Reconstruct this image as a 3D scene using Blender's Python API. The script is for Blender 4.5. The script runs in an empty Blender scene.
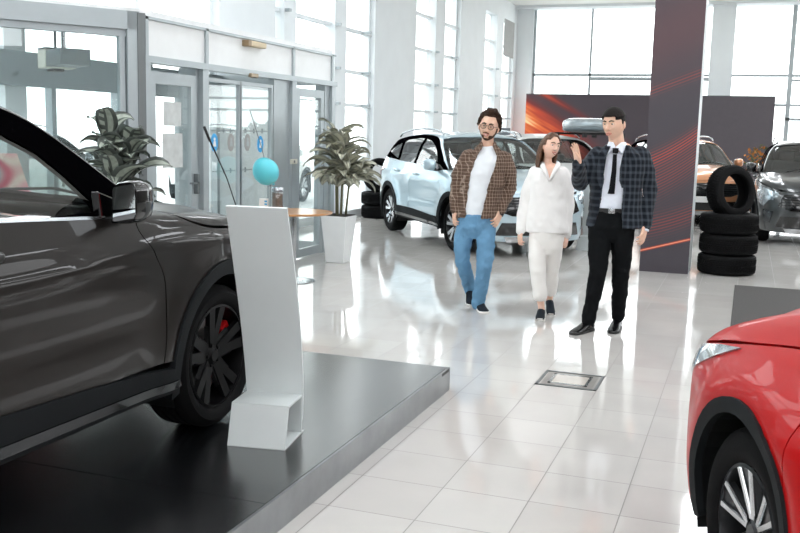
import bpy, bmesh, math, random
import numpy as np
from mathutils import Vector, Matrix, geometry, noise
PI = math.pi
SC = bpy.context.scene
C = SC.collection
random.seed(7)

# ---------------------------------------------------------------- materials
def lin(h):
    if isinstance(h, str):
        h = h.lstrip('#'); v = [int(h[i:i+2], 16)/255 for i in (0, 2, 4)]
        return tuple(((c+.055)/1.055)**2.4 if c > .04045 else c/12.92 for c in v) + (1,)
    return tuple(h) + ((1,) if len(h) == 3 else ())
def mat(name, col='#808080', rough=.5, metal=0., coat=0., noise_amt=0., noise_scale=8., bump=0., bump_scale=60.,
        spec=.5, trans=0., sheen=0., emit=None, estr=0., coat_rough=.03, sss=0.):
    m = bpy.data.materials.new(name); m.use_nodes = True
    nt = m.node_tree; b = nt.nodes['Principled BSDF']; L = nt.links
    c = lin(col)
    b.inputs['Base Color'].default_value = c
    b.inputs['Roughness'].default_value = rough; b.inputs['Metallic'].default_value = metal
    b.inputs['Coat Weight'].default_value = coat; b.inputs['Coat Roughness'].default_value = coat_rough
    b.inputs['Specular IOR Level'].default_value = spec; b.inputs['Transmission Weight'].default_value = trans
    b.inputs['Sheen Weight'].default_value = sheen
    if sss: b.inputs['Subsurface Weight'].default_value = sss; b.inputs['Subsurface Scale'].default_value = .01
    if emit: b.inputs['Emission Color'].default_value = lin(emit); b.inputs['Emission Strength'].default_value = estr
    tc = nt.nodes.new('ShaderNodeTexCoord')
    if noise_amt:
        n = nt.nodes.new('ShaderNodeTexNoise'); n.inputs['Scale'].default_value = noise_scale; n.inputs['Detail'].default_value = 4
        L.new(tc.outputs['Object'], n.inputs['Vector'])
        r = nt.nodes.new('ShaderNodeMapRange'); r.inputs[1].default_value = .3; r.inputs[2].default_value = .7
        r.inputs[3].default_value = 1-noise_amt; r.inputs[4].default_value = 1+noise_amt
        L.new(n.outputs['Fac'], r.inputs[0])
        h = nt.nodes.new('ShaderNodeHueSaturation'); h.inputs['Color'].default_value = c
        L.new(r.outputs[0], h.inputs['Value']); L.new(h.outputs[0], b.inputs['Base Color'])
    if bump:
        n2 = nt.nodes.new('ShaderNodeTexNoise'); n2.inputs['Scale'].default_value = bump_scale; n2.inputs['Detail'].default_value = 3
        L.new(tc.outputs['Object'], n2.inputs['Vector'])
        bp = nt.nodes.new('ShaderNodeBump'); bp.inputs['Strength'].default_value = bump; bp.inputs['Distance'].default_value = .01
        L.new(n2.outputs['Fac'], bp.inputs['Height']); L.new(bp.outputs[0], b.inputs['Normal'])
    return m
def N(nt, t, **kw):
    n = nt.nodes.new(t)
    for k, v in kw.items():
        if k.startswith('i_'): n.inputs[k[2:].replace('_', ' ')].default_value = v
        else: setattr(n, k, v)
    return n
def mth(nt, op, a, b=None, clamp=False):
    n = nt.nodes.new('ShaderNodeMath'); n.operation = op; n.use_clamp = clamp
    for i, v in enumerate((a, b)):
        if v is None: continue
        if isinstance(v, (int, float)): n.inputs[i].default_value = v
        else: nt.links.new(v, n.inputs[i])
    return n.outputs[0]
def glass_mat(name, tint=(1, 1, 1), refl=.06, rough=0.0, body=0.0, bodycol=(.9, .95, 1)):
    """thin pane: mostly see-through, fresnel reflection, optional faint body colour"""
    m = bpy.data.materials.new(name); m.use_nodes = True; nt = m.node_tree; nt.nodes.clear(); L = nt.links
    o = N(nt, 'ShaderNodeOutputMaterial'); t = N(nt, 'ShaderNodeBsdfTransparent'); g = N(nt, 'ShaderNodeBsdfGlossy')
    t.inputs[0].default_value = tuple(tint)+(1,); g.inputs['Roughness'].default_value = rough
    fr = N(nt, 'ShaderNodeLayerWeight'); fr.inputs[0].default_value = .5
    f = mth(nt, 'ADD', mth(nt, 'MULTIPLY', mth(nt, 'POWER', fr.outputs['Facing'], 4.0), .8), refl, True)
    mx = N(nt, 'ShaderNodeMixShader'); L.new(f, mx.inputs[0]); L.new(t.outputs[0], mx.inputs[1]); L.new(g.outputs[0], mx.inputs[2])
    last = mx
    if body:
        d = N(nt, 'ShaderNodeBsdfDiffuse'); d.inputs[0].default_value = tuple(bodycol)+(1,)
        m2 = N(nt, 'ShaderNodeMixShader'); m2.inputs[0].default_value = body
        L.new(mx.outputs[0], m2.inputs[1]); L.new(d.outputs[0], m2.inputs[2]); last = m2
    L.new(last.outputs[0], o.inputs[0])
    return m

# ---------------------------------------------------------------- object helpers
def tag(o, label=None, cat=None, group=None, kind=None):
    if label: o['label'] = label
    if cat: o['category'] = cat
    if group: o['group'] = group
    if kind: o['kind'] = kind
    return o
def thing(name, label, cat, loc=(0, 0, 0), rotz=0., group=None):
    o = bpy.data.objects.new(name, None); C.objects.link(o); o.empty_display_size = .1
    o.location = loc; o.rotation_euler = (0, 0, rotz)
    return tag(o, label, cat, group)
def mesh_obj(name, verts, faces, m, parent=None, smooth=False, angle=None, mats=None, fm=None):
    me = bpy.data.meshes.new(name); me.from_pydata([tuple(map(float, v)) for v in verts], [], [tuple(map(int, f)) for f in faces])
    for x in (mats or [m]): me.materials.append(x)
    if fm: me.polygons.foreach_set('material_index', fm)
    me.validate(); me.update()
    if smooth or angle: me.shade_smooth()
    if angle: me.set_sharp_from_angle(angle=math.radians(angle))
    o = bpy.data.objects.new(name, me); C.objects.link(o)
    if parent: o.parent = parent
    return o
class MB:
    """collects shapes into one mesh"""
    def __init__(s): s.v = []; s.f = []; s.mi = []; s.cur = 0
    def add(s, V, F):
        b = len(s.v); s.v += [tuple(p) for p in V]; s.f += [tuple(i+b for i in f) for f in F]; s.mi += [s.cur]*len(F); return s
    def box(s, c, d, rot=None, piv=None, taper=None):
        x, y, z = (k/2 for k in d); tp = taper or (1, 1)
        P = [(-x, -y, -z), (x, -y, -z), (x, y, -z), (-x, y, -z), (-x*tp[0], -y*tp[1], z), (x*tp[0], -y*tp[1], z), (x*tp[0], y*tp[1], z), (-x*tp[0], y*tp[1], z)]
        P = [Vector(p) for p in P]
        if rot is not None: P = [rot @ p for p in P]
        P = [p+Vector(c) for p in P]
        return s.add(P, [(0, 3, 2, 1), (4, 5, 6, 7), (0, 1, 5, 4), (1, 2, 6, 5), (2, 3, 7, 6), (3, 0, 4, 7)])
    def b2(s, x0, x1, y0, y1, z0, z1): return s.box(((x0+x1)/2, (y0+y1)/2, (z0+z1)/2), (abs(x1-x0), abs(y1-y0), abs(z1-z0)))
    def rbox(s, c, d, r=.01, rot=None, seg=2):
        """bevelled box"""
        bm = bmesh.new(); bmesh.ops.create_cube(bm, size=1)
        for v in bm.verts: v.co = Vector((v.co.x*d[0], v.co.y*d[1], v.co.z*d[2]))
        bmesh.ops.bevel(bm, geom=list(bm.edges), offset=min(r, min(d)*.49), segments=seg, affect='EDGES', profile=.5)
        M = (rot.to_4x4() if rot is not None else Matrix.Identity(4))
        P = [M @ v.co + Vector(c) for v in bm.verts]; bm.verts.index_update(); F = [[v.index for v in f.verts] for f in bm.faces]
        bm.free(); return s.add(P, F)
    def tube(s, pts, rad, n=10, cap=True, sq=None):
        pts = [Vector(p) for p in pts]
        if isinstance(rad, (int, float)): rad = [rad]*len(pts)
        V = []; F = []; prev = None
        for i, p in enumerate(pts):
            t = (pts[min(i+1, len(pts)-1)]-pts[max(i-1, 0)]).normalized()
            if prev is None:
                a = Vector((0, 0, 1)) if abs(t.z) < .8 else Vector((0, 1, 0)); u = t.cross(a).normalized()
            else: u = (prev - t*prev.dot(t)).normalized()
            prev = u; w = t.cross(u)
            ra, rb = (rad[i] if not isinstance(rad[i], (int, float)) else (rad[i], rad[i]))
            for k in range(n):
                th = 2*PI*k/n; V.append(p+u*ra*math.cos(th)+w*rb*math.sin(th))
        for i in range(len(pts)-1):
            for k in range(n):
                a = i*n+k; b = i*n+(k+1) % n; F.append((a, b, b+n, a+n))
        if cap: F.append(tuple(range(n-1, -1, -1))); F.append(tuple(range((len(pts)-1)*n, len(pts)*n)))
        return s.add(V, F)
    def limb(s, pts, rad, n=14):
        """tube with hemispherical ends (closed, for remeshing)"""
        pts = [Vector(p) for p in pts]; rad = list(rad)
        t0 = (pts[0]-pts[1]).normalized(); t1 = (pts[-1]-pts[-2]).normalized()
        g = lambda r: r if isinstance(r, (int, float)) else (r[0]+r[1])/2
        sc = lambda r, k: r*k if isinstance(r, (int, float)) else (r[0]*k, r[1]*k)
        A = [(pts[0]+t0*g(rad[0])*a, sc(rad[0], b)) for a, b in ((.98, .15), (.8, .6), (.45, .89))]
        B = [(pts[-1]+t1*g(rad[-1])*a, sc(rad[-1], b)) for a, b in ((.45, .89), (.8, .6), (.98, .15))]
        return s.tube([a[0] for a in A]+pts+[b[0] for b in B], [a[1] for a in A]+rad+[b[1] for b in B], n)
    def lathe(s, prof, n=32, c=(0, 0, 0), axis='z', cap=False):
        V = []; F = []
        for r, z in prof:
            for k in range(n):
                th = 2*PI*k/n; a, b = r*math.cos(th), r*math.sin(th)
                p = {'z': (a, b, z), 'y': (a, z, b), 'x': (z, a, b)}[axis]
                V.append((p[0]+c[0], p[1]+c[1], p[2]+c[2]))
        for i in range(len(prof)-1):
            for k in range(n):
                a = i*n+k; b = i*n+(k+1) % n
                F.append((a, b, b+n, a+n) if axis != 'y' else (a, a+n, b+n, b))
        if cap: F.append(tuple(range(n-1, -1, -1))); F.append(tuple(range((len(prof)-1)*n, len(prof)*n)))
        return s.add(V, F)
    def ell(s, c, r, n=16, m=10, rot=None):
        V = []; F = []
        for i in range(m+1):
            ph = PI*i/m
            for k in range(n):
                th = 2*PI*k/n; p = Vector((r[0]*math.sin(ph)*math.cos(th), r[1]*math.sin(ph)*math.sin(th), r[2]*math.cos(ph)))
                if rot is not None: p = rot @ p
                V.append(p+Vector(c))
        for i in range(m):
            for k in range(n):
                a = i*n+k; b = i*n+(k+1) % n
                F.append((a, a+n, b+n, b))
        return s.add(V, F)
    def prism(s, poly, ax, a0, a1):
        """poly (2D) extruded along axis ax from a0 to a1; poly axes are the two others in xyz order"""
        def P(u, v, a): return {'x': (a, u, v), 'y': (u, a, v), 'z': (u, v, a)}[ax]
        n = len(poly); V = [P(u, v, a0) for u, v in poly]+[P(u, v, a1) for u, v in poly]
        F = [tuple(range(n-1, -1, -1)), tuple(range(n, 2*n))]+[(i, (i+1) % n, (i+1) % n+n, i+n) for i in range(n)]
        return s.add(V, F)
    def sheet(s, rows):
        """grid of points"""
        V = [p for r in rows for p in r]; m = len(rows[0]); F = []
        for i in range(len(rows)-1):
            for j in range(m-1): F.append((i*m+j, i*m+j+1, (i+1)*m+j+1, (i+1)*m+j))
        return s.add(V, F)
    def build(s, name, m, parent=None, smooth=False, angle=None, loc=None, bevel=0., recalc=True):
        mats = m if isinstance(m, list) else None
        o = mesh_obj(name, s.v, s.f, m, parent, False, None, mats, s.mi if mats else None)
        if recalc:
            bm = bmesh.new(); bm.from_mesh(o.data); bmesh.ops.recalc_face_normals(bm, faces=bm.faces); bm.to_mesh(o.data); bm.free()
        if smooth or angle:
            o.data.shade_smooth()
            if angle: o.data.set_sharp_from_angle(angle=math.radians(angle))
        if loc: o.location = loc
        if bevel:
            b = o.modifiers.new('bevel', 'BEVEL'); b.width = bevel; b.segments = 2; b.limit_method = 'ANGLE'
        return o
def struct(name, mb, m, **kw): return tag(mb.build(name, m, **kw), kind='structure')
def dup(root, loc, rotz=None, label=None, group=None):
    r = root.copy(); C.objects.link(r); r.location = loc
    if rotz is not None: r.rotation_euler = (0, 0, rotz)
    if label: r['label'] = label
    if group: r['group'] = group
    for ch in list(root.children):
        c = ch.copy(); C.objects.link(c); c.parent = r
        for g in ch.children:
            d = g.copy(); C.objects.link(d); d.parent = c
    return r
def rotm(ax, deg): return Matrix.Rotation(math.radians(deg), 3, ax)
def text_obj(body, size, m, parent, name='lettering', loc=(0, 0, 0), rot=(0, 0, 0), ext=.001):
    cu = bpy.data.curves.new(name, 'FONT'); cu.body = body; cu.size = size; cu.extrude = ext; cu.align_x = 'CENTER'; cu.align_y = 'CENTER'
    cu.materials.append(m); o = bpy.data.objects.new(name, cu); C.objects.link(o); o.location = loc; o.rotation_euler = rot; o.parent = parent
    return o

# ---------------------------------------------------------------- camera (42.7 mm lens at 1.62 m, pitched 8 degrees down)
cam_d = bpy.data.cameras.new('camera'); cam = bpy.data.objects.new('camera', cam_d); C.objects.link(cam)
cam_d.sensor_width = 36; cam_d.lens = 950/800*36; cam_d.clip_end = 300
Rm = Matrix(((0.93898795, -0.07120442, 0.33649897), (0.34305879, 0.12350116, -0.93115956), (0.02474466, 0.98978654, 0.14039341)))
cam.matrix_world = Matrix.Translation((0, 0, 1.62)) @ Rm.to_4x4()
SC.camera = cam
vs = SC.view_settings; vs.view_transform = 'Standard'; vs.look = 'None'; vs.gamma = 1; vs.exposure = 0.0; vs.use_curve_mapping = False
# ================================================================ SETTING
M = {}
M['frame'] = mat('aluminium_grey', '#a6aeb1', .38, .35, noise_amt=.03)
M['frame_dark'] = mat('aluminium_dark', '#6f7475', .4, .4, noise_amt=.03)
M['panel_white'] = mat('white_panel', '#e4e6e6', .4, noise_amt=.02)
M['wall_white'] = mat('wall_paint', '#e3e8ea', .7, noise_amt=.02, noise_scale=2, bump=.05)
M['wall_grey'] = mat('wall_grey_paint', '#6f6a66', .6, noise_amt=.05, noise_scale=1.5)
M['ceil'] = mat('ceiling_paint', '#ecece8', .8, noise_amt=.02)
M['glass'] = glass_mat('window_glass', (.97, .985, .98), .05)
M['glass_tint'] = glass_mat('vestibule_glass', (.92, .96, .96), .07, 0, .05, (.75, .85, .86))
M['black'] = mat('black_plastic', '#0c0d0e', .45, noise_amt=.1)
M['rubber'] = mat('rubber', '#0c0c0d', .75, spec=.12, noise_amt=.15, noise_scale=20, bump=.15, bump_scale=120)
M['white'] = mat('white_plastic', '#e8e8e6', .4, noise_amt=.02)

# floor: 40 cm glossy ceramic tiles
def floor_mat():
    m = mat('floor_tiles', '#cfc9c2', .1); nt = m.node_tree; b = nt.nodes['Principled BSDF']; L = nt.links
    tc = N(nt, 'ShaderNodeTexCoord'); mp = N(nt, 'ShaderNodeMapping'); mp.inputs['Location'].default_value = (.015+8, -.02+8, 0)
    L.new(tc.outputs['Object'], mp.inputs[0])
    br = N(nt, 'ShaderNodeTexBrick', offset=0.0, squash=1.0); br.inputs['Scale'].default_value = 1
    br.inputs['Brick Width'].default_value = .4; br.inputs['Row Height'].default_value = .4; br.inputs['Mortar Size'].default_value = .0028
    br.inputs['Mortar Smooth'].default_value = .1; br.inputs['Bias'].default_value = 0
    br.inputs['Color1'].default_value = lin('#cac7c3'); br.inputs['Color2'].default_value = lin('#c4c0bc'); br.inputs['Mortar'].default_value = lin('#6f6b66')
    L.new(mp.outputs[0], br.inputs['Vector'])
    n = N(nt, 'ShaderNodeTexNoise'); n.inputs['Scale'].default_value = 2.2; n.inputs['Detail'].default_value = 6; L.new(tc.outputs['Object'], n.inputs['Vector'])
    h = N(nt, 'ShaderNodeHueSaturation'); L.new(br.outputs['Color'], h.inputs['Color'])
    r = N(nt, 'ShaderNodeMapRange'); r.inputs[1].default_value = .3; r.inputs[2].default_value = .7; r.inputs[3].default_value = .96; r.inputs[4].default_value = 1.04
    L.new(n.outputs['Fac'], r.inputs[0]); L.new(r.outputs[0], h.inputs['Value']); L.new(h.outputs[0], b.inputs['Base Color'])
    r2 = N(nt, 'ShaderNodeMapRange'); r2.inputs[1].default_value = .3; r2.inputs[2].default_value = .7; r2.inputs[3].default_value = .035; r2.inputs[4].default_value = .10
    L.new(n.outputs['Fac'], r2.inputs[0])
    ro = mth(nt, 'ADD', r2.outputs[0], mth(nt, 'MULTIPLY', br.outputs['Fac'], .4)); L.new(ro, b.inputs['Roughness'])
    bp = N(nt, 'ShaderNodeBump'); bp.inputs['Strength'].default_value = .25; bp.inputs['Distance'].default_value = .002; bp.invert = True
    L.new(br.outputs['Fac'], bp.inputs['Height']); L.new(bp.outputs[0], b.inputs['Normal'])
    b.inputs['Specular IOR Level'].default_value = 1.0; b.inputs['IOR'].default_value = 1.6
    return m
M['floor'] = floor_mat()
WX, BY, CZ = -6.95, 29.4, 5.5
f = MB(); f.b2(-7.1, 9.2, -5, 29.7, -.2, 0); struct('floor', f, M['floor'])
g = MB(); g.b2(-60, -7.1, -30, 90, -.3, -.08); g.b2(-7.1, 60, 29.7, 90, -.3, -.08); g.b2(9.2, 60, -30, 29.7, -.3, -.08)
M['pave'] = mat('outdoor_paving', '#b9bbbb', .8, noise_amt=.08, noise_scale=1)
struct('ground', g, M['pave'])
g = MB(); g.b2(-7.1, 9.2, -5, 29.7, CZ, CZ+.2)
for y in (2, 9, 16, 23): g.b2(-7.1, 9.2, y-.15, y+.15, CZ-.35, CZ+.02)
struct('ceiling', g, M['ceil'])
g = MB(); g.b2(9.0, 9.2, -5, 29.7, 0, 3.4); g.b2(9.0, 9.2, -5, 29.7, 4.9, CZ)
for y in (-5, 1, 7, 13, 19, 25): g.b2(9.0, 9.25, y, y+.9, 3.4, 4.9)
struct('wall_right', g, M['wall_grey'])
# camera-side wall with wide high windows
g = MB(); g.b2(-7.1, 9.2, -5.2, -5, 0, 2.5); g.b2(-7.1, 9.2, -5.2, -5, 4.9, CZ)
for x in (-7.1, -3.5, 1, 5, 8.4): g.b2(x, x+.8, -5.2, -5, 2.5, 4.9)
struct('wall_front', g, M['wall_grey'])

# ---- left window wall (piers, posts, transoms, panes)
Y0w = -5
piers = [(-5, -3.6), (-.6, .8), (4.9, 6.1), (11.69, 13.34), (17.49, 19.9), (23.25, 25.6), (28.9, 29.7)]
g = MB()
for a, b in piers: g.b2(WX-.25, WX, a, b, 0, CZ)
for k_ in range(len(piers)-1): g.b2(WX-.25, WX, piers[k_][1], piers[k_+1][0], 4.95, CZ)
struct('wall_left', g, M['wall_white'])
posts = [(9.76, 10.1), (13.6, 14.02), (15.55, 16.05), (21.2, 21.9), (26.75, 27.5), (2.4, 2.7), (7.6, 7.9)]
spans = [(piers[i][1], piers[i+1][0]) for i in range(len(piers)-1)]
for i, (a, b) in enumerate(spans):
    g = MB()
    g.b2(WX-.16, WX-.1, a, a+.07, .12, 4.95); g.b2(WX-.16, WX-.1, b-.07, b, .12, 4.95)
    for p, q in posts:
        if a < p < b: g.b2(WX-.2, WX+.02, p, q, .12, 4.95)
    for z in (2.09, 2.7, 3.45, 4.2):
        g.b2(WX-.16, WX-.06, a, b, z-.03, z+.03)
    g.b2(WX-.2, WX, a, b, 0, .14)
    w = struct('window_%d' % (i+1), g, M['wall_white'])
    g = MB(); g.b2(WX-.14, WX-.13, a, b, .12, 4.95); g.build('pane', M['glass'], w)
    if i > 1:
        g = MB()
        for z in (2.09, 2.7, 3.45):
            g.b2(WX-.06, WX+.1, b-.5, b-.42, z-.02, z+.025)
            for p, q in posts:
                if a < p < b: g.b2(WX-.02, WX+.1, p+.02, p+.1, z-.02, z+.025)
        g.build('bracket', M['frame'], w)
# ---- back wall
g = MB(); g.b2(-7.1, -6.45, BY-.1, BY+.3, 0, CZ); g.b2(-1.25, -.62, BY-.25, BY+.2, 0, CZ); g.b2(4.2, 4.9, BY-.25, BY+.2, 0, CZ); g.b2(8.4, 9.2, BY-.1, BY+.3, 0, CZ)
g.b2(-7.1, 9.2, BY-.05, BY+.3, 0, .35); g.b2(-7.1, 9.2, BY-.4, BY+.3, 5.42, CZ)
struct('wall_back', g, M['wall_white'])
g = MB()
for z in (3.46,): g.b2(-6.45, 8.4, BY, BY+.1, z-.035, z+.035)
g.b2(.6, 8.4, BY, BY+.1, 2.6, 2.67); g.b2(.9, 8.4, BY-.02, BY+.08, 2.2, 2.28)
g.b2(-4.72, -4.66, BY, BY+.1, .35, 5.4); g.b2(.88, 1.0, BY-.02, BY+.1, .35, 5.4); g.b2(-6.45, -6.38, BY, BY+.1, .35, 5.4); g.b2(2.6, 2.7, BY, BY+.1, .35, 5.4)
g.b2(1.0, 2.6, BY-.02, BY+.1, 3.3, 3.36); g.b2(-4.66, -1.25, BY-.05, BY+.1, 3.30, 3.40)
w = struct('window_7', g, M['frame'])
g = MB(); g.b2(-6.45, 8.4, BY+.04, BY+.05, .35, 5.42); g.build('pane', M['glass'], w)
# small open vent of the last window bay, roller blind in last left bay
g = MB(); g.b2(WX+.01, WX+.03, 27.6, 28.8, 3.9, 4.95)
tag(g.build('roller_blind', mat('blind_fabric', '#9c9c9a', .8, noise_amt=.05)), 'grey roller blind half lowered in the last window bay before the corner', 'blind')

# ---- entrance vestibule (glazed block standing in front of the window wall)
EX = -5.25
def wall_seg(p0, p1):
    d = Vector((p1[0]-p0[0], p1[1]-p0[1], 0)); L_ = d.length; d.normalize(); n = Vector((d.y, -d.x, 0))
    R3 = Matrix(((d.x, n.x, 0), (d.y, n.y, 0), (0, 0, 1)))
    def bx(mb, a0, a1, z0, z1, t0=-.04, t1=.04):
        c = Vector((p0[0], p0[1], 0))+d*((a0+a1)/2)+n*((t0+t1)/2); c.z = (z0+z1)/2
        mb.box(c, (abs(a1-a0), abs(t1-t0), z1-z0), rot=R3)
    return bx, L_
bx, L_ = wall_seg((EX, 7.45), (EX, 11.68))   # a = y-7.45
Yv = lambda y: y-7.45
root = g = MB()
FR = MB()
for y in (7.42, 8.42, 10.42, 11.58): bx(FR, Yv(y), Yv(y)+.11, 0, 2.22, -.07, .06)
for y in (7.47, 8.50, 10.46, 11.60): bx(FR, Yv(y), Yv(y)+.045, 2.22, 2.60, -.05, .05)
bx(FR, -.03, 4.27, 2.19, 2.25, -.07, .07); bx(FR, -.03, 4.27, 2.575, 2.60, -.05, .05)
bx(FR, Yv(9.9), Yv(10.42), 0, 2.19, -.05, .04) if False else None
dr = struct('wall_vestibule', FR, M['frame'])
g = MB(); bx(g, .03, Yv(11.66), 2.25, 2.575, -.025, .025)
tag(g.build('fascia_panel', M['panel_white'], dr))
def leaf(n, y0, y1, label_glass=None, fw=.07, mid=False):
    g = MB(); a, b = Yv(y0), Yv(y1)
    bx(g, a, a+fw, .02, 2.12, -.03, .02); bx(g, b-fw, b, .02, 2.12, -.03, .02); bx(g, a+fw, b-fw, .02, .12, -.03, .02); bx(g, a+fw, b-fw, 2.12-fw*1.1, 2.12, -.03, .02)
    d = struct('door_%d' % n, g, M['frame'])
    g = MB(); bx(g, a+fw, b-fw, .12, 2.05, -.006, .0); g.build('pane', M['glass'], d)
    return d
# hinged leaf left, two sliding leaves, hinged leaf right
d1 = leaf(1, 7.56, 8.36, fw=.1)
g = MB(); bx(g, Yv(8.30), Yv(8.33), .95, 1.15, .02, .07); bx(g, Yv(8.18), Yv(8.33), 1.05, 1.07, .05, .07); g.build('door_handle', M['frame_dark'], d1)
d2 = leaf(2, 8.56, 9.26, fw=.035); d3 = leaf(3, 9.24, 10.0, fw=.035)
d4 = leaf(4, 10.62, 11.42, fw=.09)
g = MB(); bx(g, Yv(8.38), Yv(8.44), 0, 2.2, -.2, .0); bx(g, Yv(10.02), Yv(10.44), 0, 2.19, -.06, .02)
bx(g, Yv(11.44), Yv(11.6), 0, 2.19, -.12, .02); bx(g, Yv(10.5), Yv(10.62), 0, 2.19, -.1, .02)
g.build('side_panel', M['frame'], dr)
# push bars across the sliding leaves
for k, (y0, y1, d) in enumerate(((8.72, 9.2, d2), (9.3, 9.95, d3))):
    for z in (1.58, 1.15):
        g = MB(); bx(g, Yv(y0), Yv(y1), z, z+.012, -.035, -.02)
        for t in (.2, .5, .8): bx(g, Yv(y0+(y1-y0)*t), Yv(y0+(y1-y0)*t)+.012, z-.02, z+.035, -.035, -.02)
        g.build('push_bar', M['frame'], d)
# round stickers on the leaves: blue ovals with a white figure, grey ovals
M['sticker_blue'] = mat('sticker_blue', '#2f9ad6', .4, noise_amt=.02); M['sticker_grey'] = mat('sticker_grey', '#9b9b98', .5, noise_amt=.05)
def oval(mb, yc, zc, ry, rz, x0, x1, n=24):
    mb.prism([(yc+ry*math.cos(2*PI*k/n), zc+rz*math.sin(2*PI*k/n)) for k in range(n)], 'x', x0, x1)
for (yc, zc, d, kd) in ((8.72, 1.46, d2, 'b'), (9.06, 1.46, d2, 'g'), (9.42, 1.46, d3, 'g'), (9.72, 1.44, d3, 'b')):
    g = MB(); oval(g, yc, zc, .07, .095, EX+.005, EX+.008)
    st = g.build('sticker', M['sticker_blue'] if kd == 'b' else M['sticker_grey'], d)
    g = MB(); oval(g, yc, zc+.035, .017, .018, EX+.009, EX+.011); g.prism([(yc-.03, zc-.04), (yc+.03, zc-.04), (yc+.018, zc+.015), (yc-.018, zc+.015)], 'x', EX+.009, EX+.011)
    g.build('figure_mark', M['white'] if kd == 'b' else M['frame'], st)
# paper notices on the hinged left leaf and faint boards
M['paper'] = mat('notice_paper', '#bfc3c2', .7, noise_amt=.1, noise_scale=10)
for (y0, y1, z0, z1) in ((7.78, 8.12, 1.22, 1.55), (7.8, 8.1, 1.62, 1.85)):
    g = MB(); g.b2(EX+.006, EX+.009, y0, y1, z0, z1)
    tag(g.build('notice_sheet', M['paper']), ('large' if z0 < 1.5 else 'small upper') + ' grey paper notice on the glass of the left hinged entrance door', 'notice')
# canted glazed side (towards the camera, left of the corner post)
cd = Vector((-.568, -.823)); P1 = (EX, 7.40); P0 = (EX+cd.x*3.2, 7.40+cd.y*3.2)
bxc, Lc = wall_seg(P0, P1)
g = MB(); bxc(g, Lc-.11, Lc+.0, 0, 2.62, -.1, .08); bxc(g, 0, Lc, 2.46, 2.62, -.1, .08); bxc(g, Lc-.17, Lc-.12, 0, 2.46, -.04, .04); bxc(g, 0, Lc, 2.40, 2.46, -.04, .04)
bxc(g, 0, .1, 0, 2.6, -.08, .08); bxc(g, 0, Lc, 0, .12, -.05, .05)
w = struct('window_8', g, M['frame'])
g = MB(); bxc(g, .1, Lc-.17, .12, 2.40, -.006, .006); g.build('pane', M['glass_tint'], w)
g = MB(); bxc(g, Lc-.11+.09, Lc+.05, 0, 2.61, -.14, .09); g.build('corner_post', M['frame_dark'], w)
# vestibule roof / inner lintels / outer leaves behind the canted glass
g = MB(); g.prism([(EX, 7.45), (EX, 11.68), (WX, 11.68), (WX, 4.9), (P0[0], P0[1])], 'z', 2.61, 2.66)
struct('ceiling_vestibule', g, M['panel_white'])
g = MB(); g.b2(WX-.02, WX+.1, 4.95, 11.6, 1.98, 2.32)
for y in (4.95, 6.2, 7.1, 8.2, 9.3, 10.6, 11.5): g.b2(WX-.01, WX+.08, y, y+.07, 0, 1.98)
struct('window_9', g, M['frame'])
g = MB(); g.b2(EX-1.7, EX, 11.60, 11.68, 0, 2.6)
for _ in (0,): pass
g = MB(); g.b2(WX, EX, 11.60, 11.66, 2.2, 2.6); g.b2(WX, EX, 11.6, 11.66, 0, .12); g.b2(EX-.1, EX, 11.58, 11.68, 0, 2.6); w = struct('window_10', g, M['frame'])
g = MB(); g.b2(WX, EX-.1, 11.62, 11.63, .12, 2.2); g.build('pane', M['glass'], w)
# luminous strip in the vestibule ceiling and air curtain hanging below it
g = MB(); g.box((-6.1, 6.5, 2.585), (.35, 1.9, .04), rot=rotm('Z', 12))
o = g.build('ceiling_strip_light', mat('strip_glow', '#ffffff', .5, emit='#f4f8ff', estr=2.5)); tag(o, 'long flat strip light under the vestibule ceiling', 'lamp')
t = thing('air_curtain', 'cream air curtain box hung on rods inside the glazed vestibule', 'heater', (-6.15, 6.6, 2.06))
# ================================================================ CARS (local frame: x forward, y left, z up, origin on the ground between the axles)
def pchip(xs, ys):
    xs = np.array(xs, float); ys = np.array(ys, float); h = np.diff(xs); d = np.diff(ys)/h
    m = np.zeros(len(xs)); m[0] = d[0]; m[-1] = d[-1]
    for i in range(1, len(xs)-1):
        if d[i-1]*d[i] > 0:
            w1 = 2*h[i]+h[i-1]; w2 = h[i]+2*h[i-1]; m[i] = (w1+w2)/(w1/d[i-1]+w2/d[i])
    def f(x):
        x = np.clip(np.asarray(x, float), xs[0], xs[-1]); i = np.clip(np.searchsorted(xs, x)-1, 0, len(xs)-2)
        t = (x-xs[i])/h[i]
        return (ys[i]*(1+2*t)*(1-t)**2+m[i]*h[i]*t*(1-t)**2+ys[i+1]*t*t*(3-2*t)+m[i+1]*h[i]*t*t*(t-1))
    return f
def smax(a, b, k):
    h = np.clip(.5+.5*(a-b)/k, 0, 1); return b+(a-b)*h+k*h*(1-h)
def clothpath(P, n=1):
    return P
def dens(poly, step):
    out = []
    n = len(poly)
    for i in range(n):
        a = np.array(poly[i], float); b = np.array(poly[(i+1) % n], float); k = max(1, int(np.ceil(np.linalg.norm(b-a)/step)))
        for j in range(k): out.append(tuple(a+(b-a)*j/k))
    return out
def inpoly(P, poly):
    P = np.asarray(P, float); x, y = P[:, 0], P[:, 1]; q = np.array(poly, float); r = np.zeros(len(P), bool); n = len(q); j = n-1
    for i in range(n):
        c = ((q[i, 1] > y) != (q[j, 1] > y)) & (x < (q[j, 0]-q[i, 0])*(y-q[i, 1])/(q[j, 1]-q[i, 1]+1e-12)+q[i, 0]); r ^= c; j = i
    return r
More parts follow.
